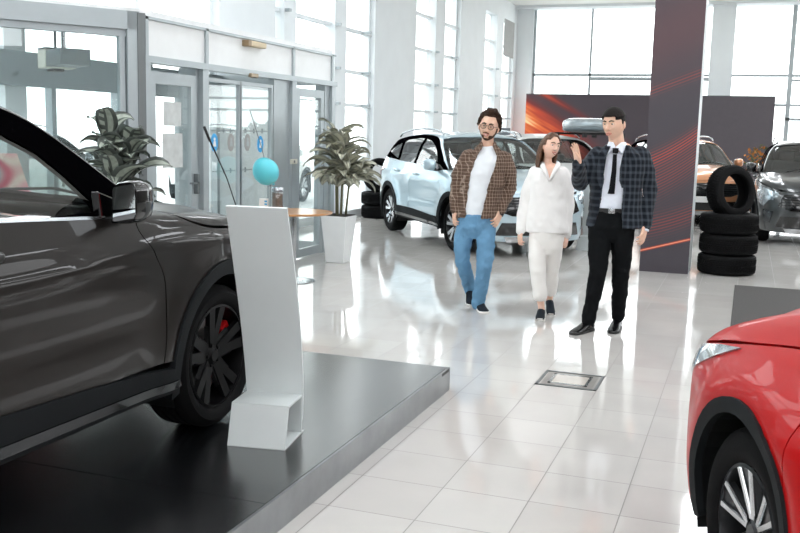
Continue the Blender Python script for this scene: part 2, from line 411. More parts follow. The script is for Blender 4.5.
def smooth_line(pts, n=4):
    """Catmull-Rom through open polyline"""
    P = [np.array(p, float) for p in pts]; out = []
    for i in range(len(P)-1):
        p0 = P[max(i-1, 0)]; p1 = P[i]; p2 = P[i+1]; p3 = P[min(i+2, len(P)-1)]
        for k in range(n):
            t = k/n; out.append(tuple(.5*((2*p1)+(-p0+p2)*t+(2*p0-5*p1+4*p2-p3)*t*t+(-p0+3*p1-3*p2+p3)*t**3)))
    out.append(tuple(P[-1])); return out
def circ(cx, cz, r, a0, a1, n=22, sx=1.0):
    return [(cx+sx*r*math.cos(math.radians(a0+(a1-a0)*k/n)), cz+r*math.sin(math.radians(a0+(a1-a0)*k/n))) for k in range(n+1)]

class Car:
    D = dict(wb=2.68, hw=.93, wr=.355, tw=.235, wx=None, nose=2.24, tail=-2.27, step=.035, arch=.40)
    def __init__(s, name, label, loc, head, paint, group=None, lod=1, **kw):
        s.p = dict(Car.D); s.p.update(kw); p = s.p; s.paint = paint; s.lod = lod; s.st = p['step']*(1 if lod == 1 else 2.0)
        s.root = thing(name, label, 'car', loc, head, group)
        s.fx = p.get('fx', p['wb']/2); s.rx = p.get('rx', -p['wb']/2)
        hz = p.get('hood', [(-2.3, 1.10), (-1.5, 1.12), (0, 1.12), (.80, 1.10), (1.15, 1.085), (1.6, 1.045), (1.95, .985), (2.15, .92), (2.3, .86)])
        s.T = pchip(*zip(*hz))
        s.Wz = pchip(*zip(*p.get('side', [(.1, .84), (.3, .905), (.5, .925), (.72, .93), (.86, .928), (.97, .915), (1.06, .888), (1.15, .86), (1.3, .82)])))
        s.Wx = pchip(*zip(*p.get('plan', [(-2.3, .80), (-1.9, .93), (-1.2, .985), (0, 1.), (1.1, 1.), (1.55, .97), (1.9, .88), (2.1, .79), (2.3, .66)])))
        s.F = pchip(*zip(*p.get('front', [(.1, 2.10), (.3, 2.22), (.55, 2.26), (.75, 2.235), (.9, 2.17), (1.1, 2.05)])))
        s.Rr = pchip(*zip(*[(.1, -2.15), (.4, -2.27), (.7, -2.27), (1.0, -2.2), (1.2, -2.1)]))
        s.roof = pchip(*zip(*p.get('roof', [(-2.2, 1.42), (-1.7, 1.55), (-1.1, 1.625), (-.4, 1.65), (.1, 1.63), (.5, 1.56), (.8, 1.4)])))
        s.wsb = p.get('wsb', 1.18); s.wsk = p.get('wsk', 1.62)
        s.crest = p.get('crest', pchip([-2.3, -1.3, 0, 1.0, 1.9], [.98, .96, .90, .955, .93]))
    def low(s, x, y, z):
        ay = np.abs(y); W = s.Wz(z)*s.Wx(x)
        for cx in (s.fx, s.rx):
            r = np.hypot((x-cx)*.97, z-.36); W = W+.022*np.exp(-((r-.47)/.10)**2)*np.where(z > .2, 1, 0)
        W = W+.010*np.exp(-((z-s.crest(x))/.035)**2)-.014*np.exp(-((z-.66-.05*x*0)/.10)**2)*np.exp(-(x/.9)**4)
        top = s.T(x)-.055*(ay/.85)**2.2+.012*np.exp(-((ay-.52)/.05)**2)*np.clip(x-.7, 0, 1)+s.p.get('bulge', 0)*np.exp(-(ay/.58)**6)*np.clip((x-.8)*2, 0, 1)
        fr = s.F(z)-.30*(ay/.9)**3.2
        k = s.p.get('kk', .06)
        f = smax(ay-W, z-top, k); f = smax(f, (x-fr)*.8, .10); f = smax(f, (s.Rr(z)+.22*(ay/.9)**3-x)*.8, .08)
        return f
    def green(s, x, y, z):
        ay = np.abs(y)
        W = .872-(z-1.08)*.40-.07*np.clip((z-1.4)/.2, 0, 2)**2-.05*np.clip(x-.2, 0, 2)**2-.035*np.clip(-x-1.0, 0, 2)**2
        top = s.roof(x)-.05*(ay/.6)**2.2
        ws = (x-(s.wsb-(z-1.08)*s.wsk-.12*(ay/.75)**2.2))*.55
        rw = ((-2.12+(z-1.08)*.85+.10*(ay/.7)**2)-x)*.75
        f = smax(ay-W, z-top, .07); f = smax(f, ws, .05); f = smax(f, rw, .06)
        return f
    def solve(s, fn, mode, A, B, side=1):
        """march from outside inwards; mode y: (x,z)->y ; z: (x,y)->z ; x: (y,z)->x (front), X: rear"""
        A = np.asarray(A, float); B = np.asarray(B, float)
        lo, hi = {'y': (0., 1.25), 'z': (0.2, 2.0), 'x': (-.6, 2.7), 'X': (.6, -2.7)}[mode]
        def ev(t):
            if mode == 'y': return fn(A, t, B)
            if mode == 'z': return fn(A, B, t)
            return fn(t, A, B)
        n = 48; ts = np.linspace(hi, lo, n); last = np.full(A.shape, hi); fin = np.full(A.shape, lo); done = np.zeros(A.shape, bool)
        for k in range(1, n):
            v = ev(np.full(A.shape, ts[k])); hit = (~done) & (v <= 0)
            last[hit] = ts[k-1]; fin[hit] = ts[k]; done |= hit
        a, b = last.copy(), fin.copy()
        for _ in range(22):
            m_ = (a+b)/2; v = ev(m_); ins = v <= 0; b = np.where(ins, m_, b); a = np.where(ins, a, m_)
        t = (a+b)/2
        if mode == 'y': P = np.stack([A, t*side, B], 1)
        elif mode == 'z': P = np.stack([A, B, t], 1)
        else: P = np.stack([t, A, B], 1)
        return P
    def normals(s, fn, P):
        e = 2e-3; g = np.stack([fn(P[:, 0]+e*(i == 0), P[:, 1]+e*(i == 1), P[:, 2]+e*(i == 2))-fn(P[:, 0]-e*(i == 0), P[:, 1]-e*(i == 1), P[:, 2]-e*(i == 2)) for i in range(3)], 1)
        return g/(np.linalg.norm(g, axis=1, keepdims=True)+1e-9)
    def panel(s, name, mode, poly, m, fn='low', side=1, holes=(), off=0., thick=.014, parent=None, step=None, back=False):
        fn = getattr(s, fn) if isinstance(fn, str) else fn
        st = step or s.st; poly = dens(poly, st); vs_ = list(poly); edges = [(i, (i+1) % len(poly)) for i in range(len(poly))]
        for h in holes:
            h = dens(h, st); b = len(vs_); vs_ += h; edges += [(b+i, b+(i+1) % len(h)) for i in range(len(h))]
        Q = np.array(vs_); mn = Q.min(0); mx = Q.max(0)
        gx = np.arange(mn[0]+st/2, mx[0], st); gz = np.arange(mn[1]+st/2, mx[1], st)
        G = np.array([(a+(j % 2)*st*.5, b) for j, b in enumerate(gz) for a in gx]) if len(gx) and len(gz) else np.zeros((0, 2))
        if len(G):
            keep = inpoly(G, poly)
            for h in holes: keep &= ~inpoly(G, h)
            G = G[keep]
            if len(G):
                D = np.min(np.hypot(G[:, None, 0]-Q[None, :, 0], G[:, None, 1]-Q[None, :, 1]), axis=1); G = G[D > st*.45]
        allv = [Vector(v) for v in vs_]+[Vector(v) for v in G]
        V2, _, F2, *_ = geometry.delaunay_2d_cdt(allv, edges, [], 0, 1e-6)
        V2 = np.array([tuple(v) for v in V2]); F2 = [f for f in F2 if len(f) == 3]
        cen = np.array([V2[list(f)].mean(0) for f in F2]); keep = inpoly(cen, poly)
        for h in holes: keep &= ~inpoly(cen, h)
        F = [f for f, k in zip(F2, keep) if k]
        P = s.solve(fn, mode, V2[:, 0], V2[:, 1], side); Nn = s.normals(fn, P); P = P+Nn*off
        used = sorted({i for f in F for i in f}); rm = {u: i for i, u in enumerate(used)}; P = P[used]; Nn = Nn[used]; F = [tuple(rm[i] for i in f) for f in F]
        # orient outwards
        F = [f if np.dot(np.cross(P[f[1]]-P[f[0]], P[f[2]]-P[f[0]]), Nn[f[0]]) > 0 else (f[0], f[2], f[1]) for f in F]
        nv = len(P); V = [tuple(p) for p in P]; NL = [tuple(n) for n in Nn]
        if thick:
            cnt = {}
            for f in F:
                for a, b in ((f[0], f[1]), (f[1], f[2]), (f[2], f[0])): cnt[(a, b)] = 1
            bd = [(a, b) for (a, b) in cnt if (b, a) not in cnt]; mp = {}; mi = {}
            for a, b in bd:
                for i in (a, b):
                    if i not in mp:
                        mp[i] = len(V); V.append(tuple(P[i])); NL.append(None); mi[i] = len(V); V.append(tuple(P[i]-Nn[i]*thick)); NL.append(None)
            rim = [(mp[b], mp[a], mi[a], mi[b]) for a, b in bd]; F = F+rim
            if back:
                b0 = len(V); V += [tuple(P[i]-Nn[i]*thick) for i in range(nv)]; NL += [tuple(-Nn[i]) for i in range(nv)]
                F = F+[(f[0]+b0, f[2]+b0, f[1]+b0) for f in F if len(f) == 3]
        o = mesh_obj(name, V, F, m, parent or s.root, smooth=True)
        me = o.data; cn = [Vector(n) if n is not None else Vector((0, 0, 0)) for n in NL]
        try: me.normals_split_custom_set_from_vertices(cn)
        except Exception: pass
        return o
    def both(s, name, poly, m, sides=(-1, 1), **kw):
        r = []
        for sd in sides: r.append(s.panel(name, 'y', poly, m, side=sd, **kw))
        return r
    def wheel(s, x, side, style, steer=0, metal_face=None, caliper=None):
        p = s.p; R = p['wr']; tw = p['tw']; rr = R*p.get('rimk', .67); n = 48 if s.lod == 1 else 28
        yo = (p['hw']-.03)*side
        w = MB(); sg = side
        def Y(v): return v*sg   # v=0 outer face, negative inwards
        prof = [(rr-.02, -tw+.02), (rr+.01, -tw), (rr+.05, -tw-.004), (R-.03, -tw+.004), (R-.006, -tw+.03)]
        if s.lod == 1:
            for c_ in (.055, .095, .14, .18): prof += [(R, -tw+c_-.013), (R-.009, -tw+c_-.009), (R-.009, -tw+c_+.0), (R, -tw+c_+.004)]
        prof += [(R, -.04), (R-.008, -.022), (R-.03, -.004), (rr+.055, .004), (rr+.03, .001), (rr+.012, -.006), (rr-.004, -.018), (rr-.02, -tw+.02)]
        if sg < 0: prof = [(r, -v) for r, v in prof]
        M_ = Matrix.Translation((x, yo, R)) @ Matrix.Rotation(math.radians(steer), 4, 'Z')
        w.lathe(prof, n, axis='y')
        tyre_o = w.build('tyre', M['rubber'], None, angle=50, recalc=True)
        # rim barrel + lip (the wheel part itself)
        r = MB(); r.cur = 0
        pr = [(rr-.004, -.014), (rr-.016, -.010), (rr-.022, -.03), (rr-.03, -.12), (rr-.035, -tw+.02)]
        if sg < 0: pr = [(a, -b) for a, b in pr]
        r.lathe(pr, n, axis='y')
        ns, kind = style
        def spoke(a0, w0, w1, r0, r1, d0, d1, th=.022, a1=None):
            a1 = a0 if a1 is None else a1
            P = []
            for rad, ww, dd, aa in ((r0, w0, d0, a0), (r1, w1, d1, a1)):
                t = Vector((math.cos(aa), 0, math.sin(aa))); q = Vector((-math.sin(aa), 0, math.cos(aa)))
                for yy in (0, -th):
                    for sx in (-1, 1): P.append(t*rad+q*ww/2*sx*(1. if yy == 0 else 1.25)+Vector((0, Y(dd+yy), 0)))
            F = [(0, 1, 5, 4), (2, 6, 7, 3), (0, 4, 6, 2), (1, 3, 7, 5), (0, 2, 3, 1), (4, 5, 7, 6)]
            return P, F
        rim_dark = MB(); rf = MB()
        off = s.p.get('spoke0', .3)
        for k in range(ns):
            a = 2*PI*k/ns+off
            if kind == 'double':
                for da in (-.16, .16):
                    rim_dark.add(*spoke(a+da*.6, .042, .052, .04, rr-.018, -.045, -.016, a1=a+da*1.25))
                rim_dark.add(*spoke(a, .085, .12, .03, rr*.6, -.05, -.035, .012))
            elif kind == 'star':
                for da in (-.2, .2):
                    rf.add(*spoke(a+da*.25, .034, .046, .04, rr-.018, -.04, -.014, .006, a1=a+da*1.35))
                    rim_dark.add(*spoke(a+da*.25, .034, .05, .04, rr-.018, -.046, -.02, .02, a1=a+da*1.2))
            else:
                for da, wd in ((-.17, .013), (.17, .013)):
                    rf.add(*spoke(a+da*.8, .016, .018, .045, rr-.018, -.035, -.012, .006, a1=a+da*1.2))
                rim_dark.add(*spoke(a, .05, .09, .04, rr-.018, -.048, -.02, .02))
        hub = [(.0, -.03), (.03, -.03), (.034, -.036), (.05, -.045), (.075, -.055), (.08, -.09)]
        rim_dark.lathe([(a+.0001, Y(b)) for a, b in hub], 20, axis='y')
        for k in range(5):
            a = 2*PI*k/5+off+.3; rim_dark.lathe([(.0001, Y(-.034)), (.009, Y(-.036)), (.010, Y(-.055))], 8, c=(.052*math.cos(a), 0, .052*math.sin(a)), axis='y')
        r.v += [] ; b0 = len(r.v); r.v += rim_dark.v; r.f += [tuple(i+b0 for i in f_) for f_ in rim_dark.f]; r.mi += [0]*len(rim_dark.f)
        if metal_face:
            b0 = len(r.v); r.v += rf.v; r.f += [tuple(i+b0 for i in f_) for f_ in rf.f]; r.mi += [1]*len(rf.f)
            ob = r.build('wheel', [s.rimdark, metal_face], s.root, angle=35)
        else:
            ob = r.build('wheel', s.rimdark, s.root, angle=35)
        ob.matrix_local = M_
        tyre_o.parent = ob
        d = MB(); d.lathe([(.0001, Y(-.12)), (.14, Y(-.12)), (rr-.045, Y(-.115)), (rr-.045, Y(-.13)), (.1, Y(-.14))], 28, axis='y'); d.build('brake_disc', M['disc'], ob, angle=30)
        d = MB(); d.lathe([(.0001, Y(-.14)), (rr-.02, Y(-.15)), (rr-.02, Y(-.16))], 20, axis='y'); d.build('backing_plate', M['black'], ob)
        if caliper:
            d = MB(); ang = [math.radians(a) for a in np.linspace(-8, 38, 7)]
            po = [((rr-.028)*math.cos(a), (rr-.028)*math.sin(a)) for a in ang]+[((rr-.095)*math.cos(a), (rr-.095)*math.sin(a)) for a in ang[::-1]]
            d.prism(po, 'y', Y(-.07), Y(-.135)); d.build('brake_caliper', caliper, ob, bevel=.006)
        return ob
M['disc'] = mat('brake_steel', '#8c8c8c', .35, .9, noise_amt=.1)
M['clad'] = mat('grained_cladding', '#16191b', .65, spec=.15, noise_amt=.06, bump=.1, bump_scale=400)
M['gloss_black'] = mat('gloss_black', '#08090a', .12, coat=.6, noise_amt=.02)
M['frame_black'] = mat('window_frame_black', '#040405', .6, spec=.0, noise_amt=.05)
M['chrome'] = mat('satin_chrome', '#b4b8bb', .25, 1., noise_amt=.02)
M['car_glass'] = glass_mat('car_glass', (.82, .88, .87), .13)
M['car_glass_dark'] = glass_mat('privacy_glass', (.35, .42, .42), .08)
M['cabin'] = mat('cabin_trim', '#2a2b2d', .7, noise_amt=.08)
M['cabin_light'] = mat('cabin_cloth', '#5a5b5c', .8, noise_amt=.08)
M['lens'] = mat('lamp_lens', '#a9b4ba', .12, .6, coat=1., noise_amt=.5, noise_scale=16)
M['lamp_dark'] = mat('lamp_housing', '#3a3f43', .2, .5, coat=1., noise_amt=.5, noise_scale=18)
M['red_lens'] = mat('tail_lens', '#7a0a0a', .1, coat=1., noise_amt=.1)
M['silver_face'] = mat('machined_alloy', '#c9cbcd', .22, 1., noise_amt=.04)
M['caliper_red'] = mat('caliper_red', '#c8141a', .3, coat=.5, noise_amt=.03)

def build_car(s, wheels=('double', 5), face=None, caliper=None, interior=True, privacy=True, chrome_belt=True, seats_light=False, steer=0, head=None):
    p = s.p; fx, rx = s.fx, s.rx; ra = p['arch']; ro = ra+p.get('ring', .07); cz = .355
    pa = s.paint; R_ = s.root
    fd = p.get('fd', [(.80, 1.085), (.80, 1.03), (.87, .93), (.935, .82), (.945, .70), (.935, .56), (.915, .44)])
    hoodc = p.get('hoodc', [(.96, 1.10), (1.08, 1.085), (1.20, 1.035), (1.36, .995), (1.62, .97), (1.93, .92), (2.10, .875)])
    belt = p.get('belt', [(-2.0, 1.22), (-1.5, 1.18), (-.8, 1.15), (0, 1.125), (.56, 1.095), (.80, 1.085)])
    fdl = smooth_line(fd, 3); hcl = smooth_line(hoodc, 3); bl = smooth_line(belt, 3)
    bz = lambda x: float(np.interp(x, [q[0] for q in bl], [q[1] for q in bl]))
    xb = -.36; bump_x = 1.98
    arcF = circ(fx, cz, ra+.03, 172, 18, 24); sill = .43
    # ---- front fender
    zf = p.get('zf', .85); dz = zf-.85; lowf = [(fx+(ra+.03)*math.cos(math.radians(18)), .36), (fx+ra+.03, .24), (bump_x, .22), (bump_x, .60), (2.06, .76+dz), (2.10, .875+dz)]
    pf = fdl+[q for q in circ(fx, cz, ra+.03, 170, 18, 24)]+lowf[1:]+[q for q in hcl[::-1][1:]]+[(.86, 1.10)]
    s.both('front_fender', pf, pa)
    # ---- doors
    g = .006
    dl = [(q[0]-g, q[1]) for q in fdl]
    front_d = [(x, bz(x)) for x in np.linspace(xb, .79, 8)]+dl[1:]+[(.60, sill+.005), (xb, sill+.03)]
    rear_x = [(-1.30, bz(-1.3)), (-1.28, .98), (-1.12, .86), (-.93, .72), (-.86, .58), (-.84, sill+.03)]
    rxl = smooth_line(rear_x, 3)
    rear_d = [(x, bz(x)) for x in np.linspace(-1.30, xb-g, 6)]+[(xb-g, sill+.03)]+rxl[::-1][:-1]
    fdo = s.both('front_door', front_d, pa, thick=.05, back=True); rdo = s.both('rear_door', rear_d, pa, thick=.05, back=True)
    # ---- rear quarter
    q = [(x, bz(x)) for x in np.linspace(-2.02, -1.306, 6)]+[(a-g, b) for a, b in rxl[1:]]+circ(rx, cz, ra+.03, 8, 160, 22)+[(rx-ra-.03, .25), (-2.02, .22)]
    s.both('rear_quarter_panel', q, pa)
    # ---- cladding
    def ring(c_, a0, a1): return circ(c_, cz, ro, a0, a1, 26)+circ(c_, cz, ra, a1, a0, 26)
    s.both('arch_cladding', ring(fx, 192, -16), M['clad'], off=.012, step=.03, thick=.03)
    s.both('arch_cladding', ring(rx, 196, -12), M['clad'], off=.012, step=.03, thick=.03)
    x0, x1 = fx-ra-.03, rx+ra+.03
    s.both('sill_cladding', [(x1-.02, .47), (-.2, .47), (.5, .44), (x0+.01, .40), (x0+.03, .29), (x1-.04, .29)], M['clad'], off=.012, thick=.03)
    s.both('sill_strip', [(x1-.02, .37), (x0+.0, .345), (x0+.03, .31), (x1-.04, .32)], M['gloss_black'], off=.022, thick=.02)
    # ---- hood
    P = s.solve(s.low, 'y', [a for a, b in hcl[1:]], [b for a, b in hcl[1:]]); side = [(float(a), float(b)-.007) for a, b in P[:, :2]]
    fr = s.solve(s.low, 'x', np.linspace(side[-1][1], 0, 6)[1:], np.full(5, p.get('zf', .85))); frp = [(float(a), float(b)) for a, b in fr[:, :2]]
    cow = [(s.wsb-.02+.0, 0.), (s.wsb-.03, .3), (s.wsb-.06, .6)]
    half = cow[1:]+side+frp[:-1]
    poly = half+[frp[-1]]+[(a, -b) for a, b in half[::-1]]+[cow[0]]
    s.panel('hood', 'z', poly, pa)
    # ---- front bumper & face
    bl_ = smooth_line([(2.10, .87+dz), (2.06, .76+dz), (bump_x+.003, .60), (bump_x+.003, .4), (bump_x+.003, .22)], 3)
    P = s.solve(s.low, 'y', [a for a, b in bl_], [b for a, b in bl_]); sd = [(float(b)-.002, float(c_)) for a, b, c_ in P]
    poly = [(y, zf-.005) for y in np.linspace(-sd[0][0]+.03, sd[0][0]-.03, 12)]+sd+[(0, .20)]+[(-y, z) for y, z in sd[::-1]]
    s.panel('front_bumper', 'x', poly, pa, back=False)
    gr = p.get('grille', [(-.52, .80), (0, .81), (.52, .80), (.60, .62), (.42, .56), (0, .55), (-.42, .56), (-.60, .62)])
    gp = s.panel('grille', 'x', gr, M['gloss_black'], off=.008)
    for k in range(5):
        z = .60+.04*k; w_ = .56-.02*abs(k-2)
        o = s.panel('grille_bar', 'x', [(-w_, z), (w_, z), (w_, z+.008), (-w_, z+.008)], M['chrome'] if p.get('bars') else M['clad'], off=.014, parent=gp, step=.06)
    s.panel('lower_intake', 'x', [(-.55, .47), (.55, .47), (.62, .30), (-.62, .30)], M['gloss_black'], off=.008)
    s.panel('skid_plate', 'x', [(-.5, .285), (.5, .285), (.45, .21), (-.45, .21)], M['silver_face'], off=.012)
    s.panel('number_plate', 'x', [(-.26, .56), (.26, .56), (.26, .45), (-.26, .45)], M['white'] if not p.get('darkplate') else M['gloss_black'], off=.02, step=.06)
    for sg in (-1, 1):
        s.panel('fog_lamp', 'x', [(sg*.66, .54), (sg*.80, .56), (sg*.78, .38), (sg*.70, .36)][::sg], M['lamp_dark'], off=.008)
        hf = head or [(.60, .83), (.80, .845), (.90, .86), (.86, .66), (.80, .60), (.74, .70), (.60, .77)]
        hx = s.panel('headlamp', 'x', [(sg*a, b) for a, b in hf][::sg], M['lens'], off=.010)
        s.panel('headlamp_side', 'y', p.get('hls', [(2.12, .71), (2.0, .755), (1.80, .84), (1.60, .925), (1.76, .925), (1.95, .885), (2.10, .84)]), M['lens'], side=sg, off=.008, parent=hx)
    # ---- rear
    s.panel('tailgate', 'X', [(-.74, 1.12), (.74, 1.12), (.80, .75), (.70, .52), (-.70, .52), (-.80, .75)], pa)
    s.panel('rear_bumper', 'X', [(-.86, .74), (-.71, .515), (.71, .515), (.86, .74), (.88, .22), (-.88, .22)], M['clad'])
    for sg in (-1, 1): s.panel('tail_lamp', 'X', [(sg*.50, 1.0), (sg*.86, 1.02), (sg*.86, .84), (sg*.60, .88)][::-sg], M['red_lens'], off=.01)
    # ---- greenhouse
    rail = smooth_line(p.get('rail', [(.985, 1.10), (.88, 1.17), (.76, 1.25), (.53, 1.40), (.30, 1.53), (0, 1.60), (-.5, 1.625), (-1.1, 1.60), (-1.65, 1.53), (-1.95, 1.43)]), 4)
    rz = lambda x: float(np.interp(x, [q[0] for q in rail[::-1]], [q[1] for q in rail[::-1]]))
    xs = np.linspace(-1.95, .97, 26)
    # body-coloured roof side + A pillar strip
    strip = [q for q in rail if q[0] < .99]+[(-1.95, 1.38)]+[(x, rz(x)-p.get('rs', .035)) for x in xs[1:-2]]
    s.both('roof_side_rail', strip, pa, fn='green')
    win = p.get('glass_f', [(.60, 1.125), (.585, 1.165), (.47, 1.27), (.36, 1.355), (.18, 1.44), (-.05, 1.50), (-.31, 1.53), (-.31, bz(-.31)+.012), (0, bz(0)+.012), (.3, bz(.3)+.012)])
    wr_ = p.get('glass_r', [(-.39, 1.535), (-.7, 1.54), (-1.1, 1.50), (-1.18, 1.46), (-1.12, 1.30), (-1.08, bz(-1.08)+.012), (-.7, bz(-.7)+.012), (-.39, bz(-.39)+.012)])
    wq = p.get('glass_q', [(-1.25, 1.45), (-1.5, 1.40), (-1.75, 1.30), (-1.5, 1.25), (-1.17, bz(-1.17)+.03)])
    fr_ = [(x, rz(x)-p.get('rs', .035)-.004) for x in xs[1:-2]]+[(.905, 1.10)]+[(x, bz(x)+.002) for x in np.linspace(.8, -1.85, 16)]+[(-1.9, 1.30)]
    s.both('window_frame', fr_, M['frame_black'], fn='green', holes=[win, wr_, wq], thick=.03, back=True)
    for gp_, nm in ((win, 'front_side_window'), (wr_, 'rear_side_window'), (wq, 'quarter_window')):
        s.both(nm, gp_, M['car_glass_dark'] if privacy and nm != 'front_side_window' else M['car_glass'], fn='green', off=-.006, thick=0)
    if chrome_belt:
        s.both('belt_moulding', [(x, bz(x)+.008) for x in np.linspace(-1.5, .80, 12)]+[(x, bz(x)-.004) for x in np.linspace(.80, -1.5, 12)], M['chrome'], fn='green', off=.014, thick=.012)
    P = s.solve(s.green, 'y', [q[0] for q in rail], [q[1] for q in rail])
    top = [(float(a), float(b)) for a, b, c_ in P if a <= .34]
    rp = top+[(-2.0, .35), (-2.02, 0)]; rp = [(a, b) for a, b in rp]
    poly = [(.36, .0), (.355, .3)]+rp+[(a, -b) for a, b in rp[::-1][1:]]+[(.355, -.3)]
    s.panel('roof', 'z', poly, s.p.get('roofpaint', pa), fn='green')
    P2 = [(float(b)-.004, float(c_)) for a, b, c_ in P if .36 < a < .99]
    tz = s.solve(s.green, 'z', np.full(5, .375), np.linspace(.5, 0, 5)); tp = [(float(b), float(c_)-.004) for a, b, c_ in tz]
    hp = P2+tp; poly = hp+[(-a, b) for a, b in hp[::-1][1:]]+[(-.4, 1.085), (0, 1.085), (.4, 1.085)]
    s.panel('windshield', 'x', poly, M['car_glass'], fn='green', off=-.004, thick=.008)
    s.panel('cowl', 'z', [(s.wsb+.0, -.6), (s.wsb-.02, -.72), (.93, -.8), (.80, -.75), (.80, .75), (.93, .8), (s.wsb-.02, .72), (s.wsb+.0, .6), (s.wsb+.03, 0)], M['clad'], off=-.03)
    s.panel('rear_window', 'X', [(-.55, 1.50), (.55, 1.50), (.72, 1.16), (-.72, 1.16)], M['car_glass_dark'], fn='green', off=.003)
    s.panel('tailgate_frame', 'X', [(-.62, 1.56), (.62, 1.56), (.80, 1.13), (-.80, 1.13)], pa, fn='green', off=-.004)
    # ---- wipers
    for y0, y1 in ((-.5, .08), (.0, .55)):
        w = MB(); w.tube([(s.wsb-.01, y0, 1.115), (s.wsb-.13, y0+.25, 1.17), (s.wsb-.10, y1, 1.15)], .008, 6); w.build('wiper', M['black'], R_, smooth=True)
    # ---- side mirror
    mx, my, mz = p.get('mirror', (.70, 1.0, 1.165))
    for sg in (-1, 1):
        w = MB(); V = []; F = []
        rows = []
        for i, (dx, k) in enumerate(((-.065, .93), (-.05, 1.0), (0, 1.0), (.05, .86), (.085, .55), (.098, .18))):
            row = []
            for a in np.linspace(0, 2*PI, 25)[:-1]:
                ca, sa = math.cos(a), math.sin(a); e = .55
                yy = math.copysign(abs(ca)**e, ca)*p.get('mw', .085)*k; zz = math.copysign(abs(sa)**e, sa)*.085*k*(1 if yy < 0 or 1 else 1)
                row.append((mx+dx-.12*max(0, (yy*1.0))*(0), (my+yy)*sg, mz+zz+yy*.10))
            rows.append(row)
        V = [q for r in rows for q in r]; n = 24
        for i in range(len(rows)-1):
            for k in range(n): F.append((i*n+k, i*n+(k+1) % n, (i+1)*n+(k+1) % n, (i+1)*n+k))
        F.append(tuple(range(n))); F.append(tuple(range((len(rows)-1)*n, len(rows)*n)))
        w.add(V, F); hs = w.build('side_mirror', p.get('mirrorpaint', pa), R_, angle=50)
        w = MB(); w.prism([((my+a*p.get('mw', .085)*.85)*sg, mz+b*.068+a*.01) for a, b in ((-1, -.9), (-.9, -1), (.85, -1), (1, -.8), (1, .8), (.9, 1), (-.9, 1), (-1, .85))], 'x', mx-.069, mx-.066)
        w.build('mirror_glass', mat('mirror_glass', '#e8ecef', .03, 1.) if 'mg' not in M else M['mg'], hs)
        w = MB(); w.box((mx+.02, (my-.10)*sg, mz-.07), (.09, .10, .04)); w.prism([(mx-.14+.05, 1.10), (mx+.17, 1.10), (mx+.02, 1.17), (mx-.11, 1.21)], 'y', .845*sg, .885*sg); w.build('mirror_mount', M['gloss_black'], hs, bevel=.008)
        # door handles
        for (hx_, d) in ((-.10, fdo), (-.98, rdo)):
            yo = float(s.solve(s.low, 'y', [hx_], [1.0])[0][1]); hz_ = p.get('hz', 1.0)+(.02 if hx_ < -.5 else 0)
            w = MB(); w.tube([(hx_-.105, (yo-.005)*sg, hz_), (hx_-.08, (yo+.022)*sg, hz_), (hx_+.07, (yo+.026)*sg, hz_-.004), (hx_+.105, (yo-.003)*sg, hz_-.008)], [(.014, .018), (.012, .02), (.012, .02), (.01, .014)], 10)
            w.build('door_handle', pa, d[0] if sg < 0 else d[1], smooth=True)
    # ---- wheel wells and underbody
    for sg in (-1, 1):
        for c_ in (fx, rx):
            w = MB(); V = []; F = []; n = 20
            for k in range(n+1):
                a = math.radians(-22+224*k/n)
                for y in (.90, .52): V.append((c_+(ra+.02)*math.cos(a), y*sg, cz+(ra+.02)*math.sin(a)))
            F = [(2*k, 2*k+1, 2*k+3, 2*k+2) for k in range(n)]; w.add(V, F)
            w.add([(c_+(ra+.02)*math.cos(math.radians(-22+224*k/20)), .52*sg, cz+(ra+.02)*math.sin(math.radians(-22+224*k/20))) for k in range(21)], [tuple(range(21))]); w.build('wheel_arch_liner', M['black'], R_, recalc=False)
    w = MB(); w.b2(-2.0, 1.95, -.5, .5, .30, .50); w.b2(rx+ra+.04, fx-ra-.04, -.84, .84, .31, .45); w.b2(.98, 1.98, -.5, .5, .5, .82); w.b2(-2.0, -1.75, -.8, .8, .25, .9)
    w.b2(.80, .98, -.83, .83, .45, 1.02); w.b2(-2.0, -1.0, -.5, .5, .5, .75)
    w.build('underbody', M['black'], R_)
    # ---- cabin
    if interior:
        w = MB(); w.prism([(.98, 1.03), (.55, 1.08), (.42, 1.02), (.40, .75), (.80, .6), (.98, .6)], 'y', -.82, .82)
        w.build('dashboard', M['cabin_light'], R_, bevel=.02)
        w = MB(); w.lathe([(.175+.014*math.cos(a), .014*math.sin(a)) for a in np.linspace(0, 2*PI, 9)], 28, axis='x')
        w.box((0, 0, 0), (.03, .30, .05)); w.box((0, 0, -.08), (.03, .04, .15)); o = w.build('steering_wheel', M['cabin'], R_, smooth=False, angle=50); o.location = (.33, .38, 1.02); o.rotation_euler = (0, math.radians(-22), 0)
        cm = M['cabin_light'] if seats_light else M['cabin']
        for x_, ys in ((-.25, (-.38, .38)), (-1.1, (-.45, .45))):
            for y_ in ys:
                w = MB(); w.rbox((x_+.05, y_, .66), (.52, .50, .18), .06, seg=3); w.rbox((x_-.24, y_, .98), (.14, .50, .58), .06, rot=rotm('Y', -14), seg=3)
                so = w.build('seat', cm, R_, angle=50)
                w = MB(); w.rbox((x_-.33, y_, 1.36), (.09, .26, .17), .04, rot=rotm('Y', -10), seg=3); w.tube([(x_-.32, y_-.05, 1.2), (x_-.33, y_-.05, 1.3)], .007, 6); w.tube([(x_-.32, y_+.05, 1.2), (x_-.33, y_+.05, 1.3)], .007, 6)
                w.build('headrest', cm, so, angle=50)
        w = MB(); w.rbox((.50, 0, 1.47), (.03, .22, .06), .012); w.build('rear_view_mirror', M['cabin'], R_)
    kind, ns = wheels
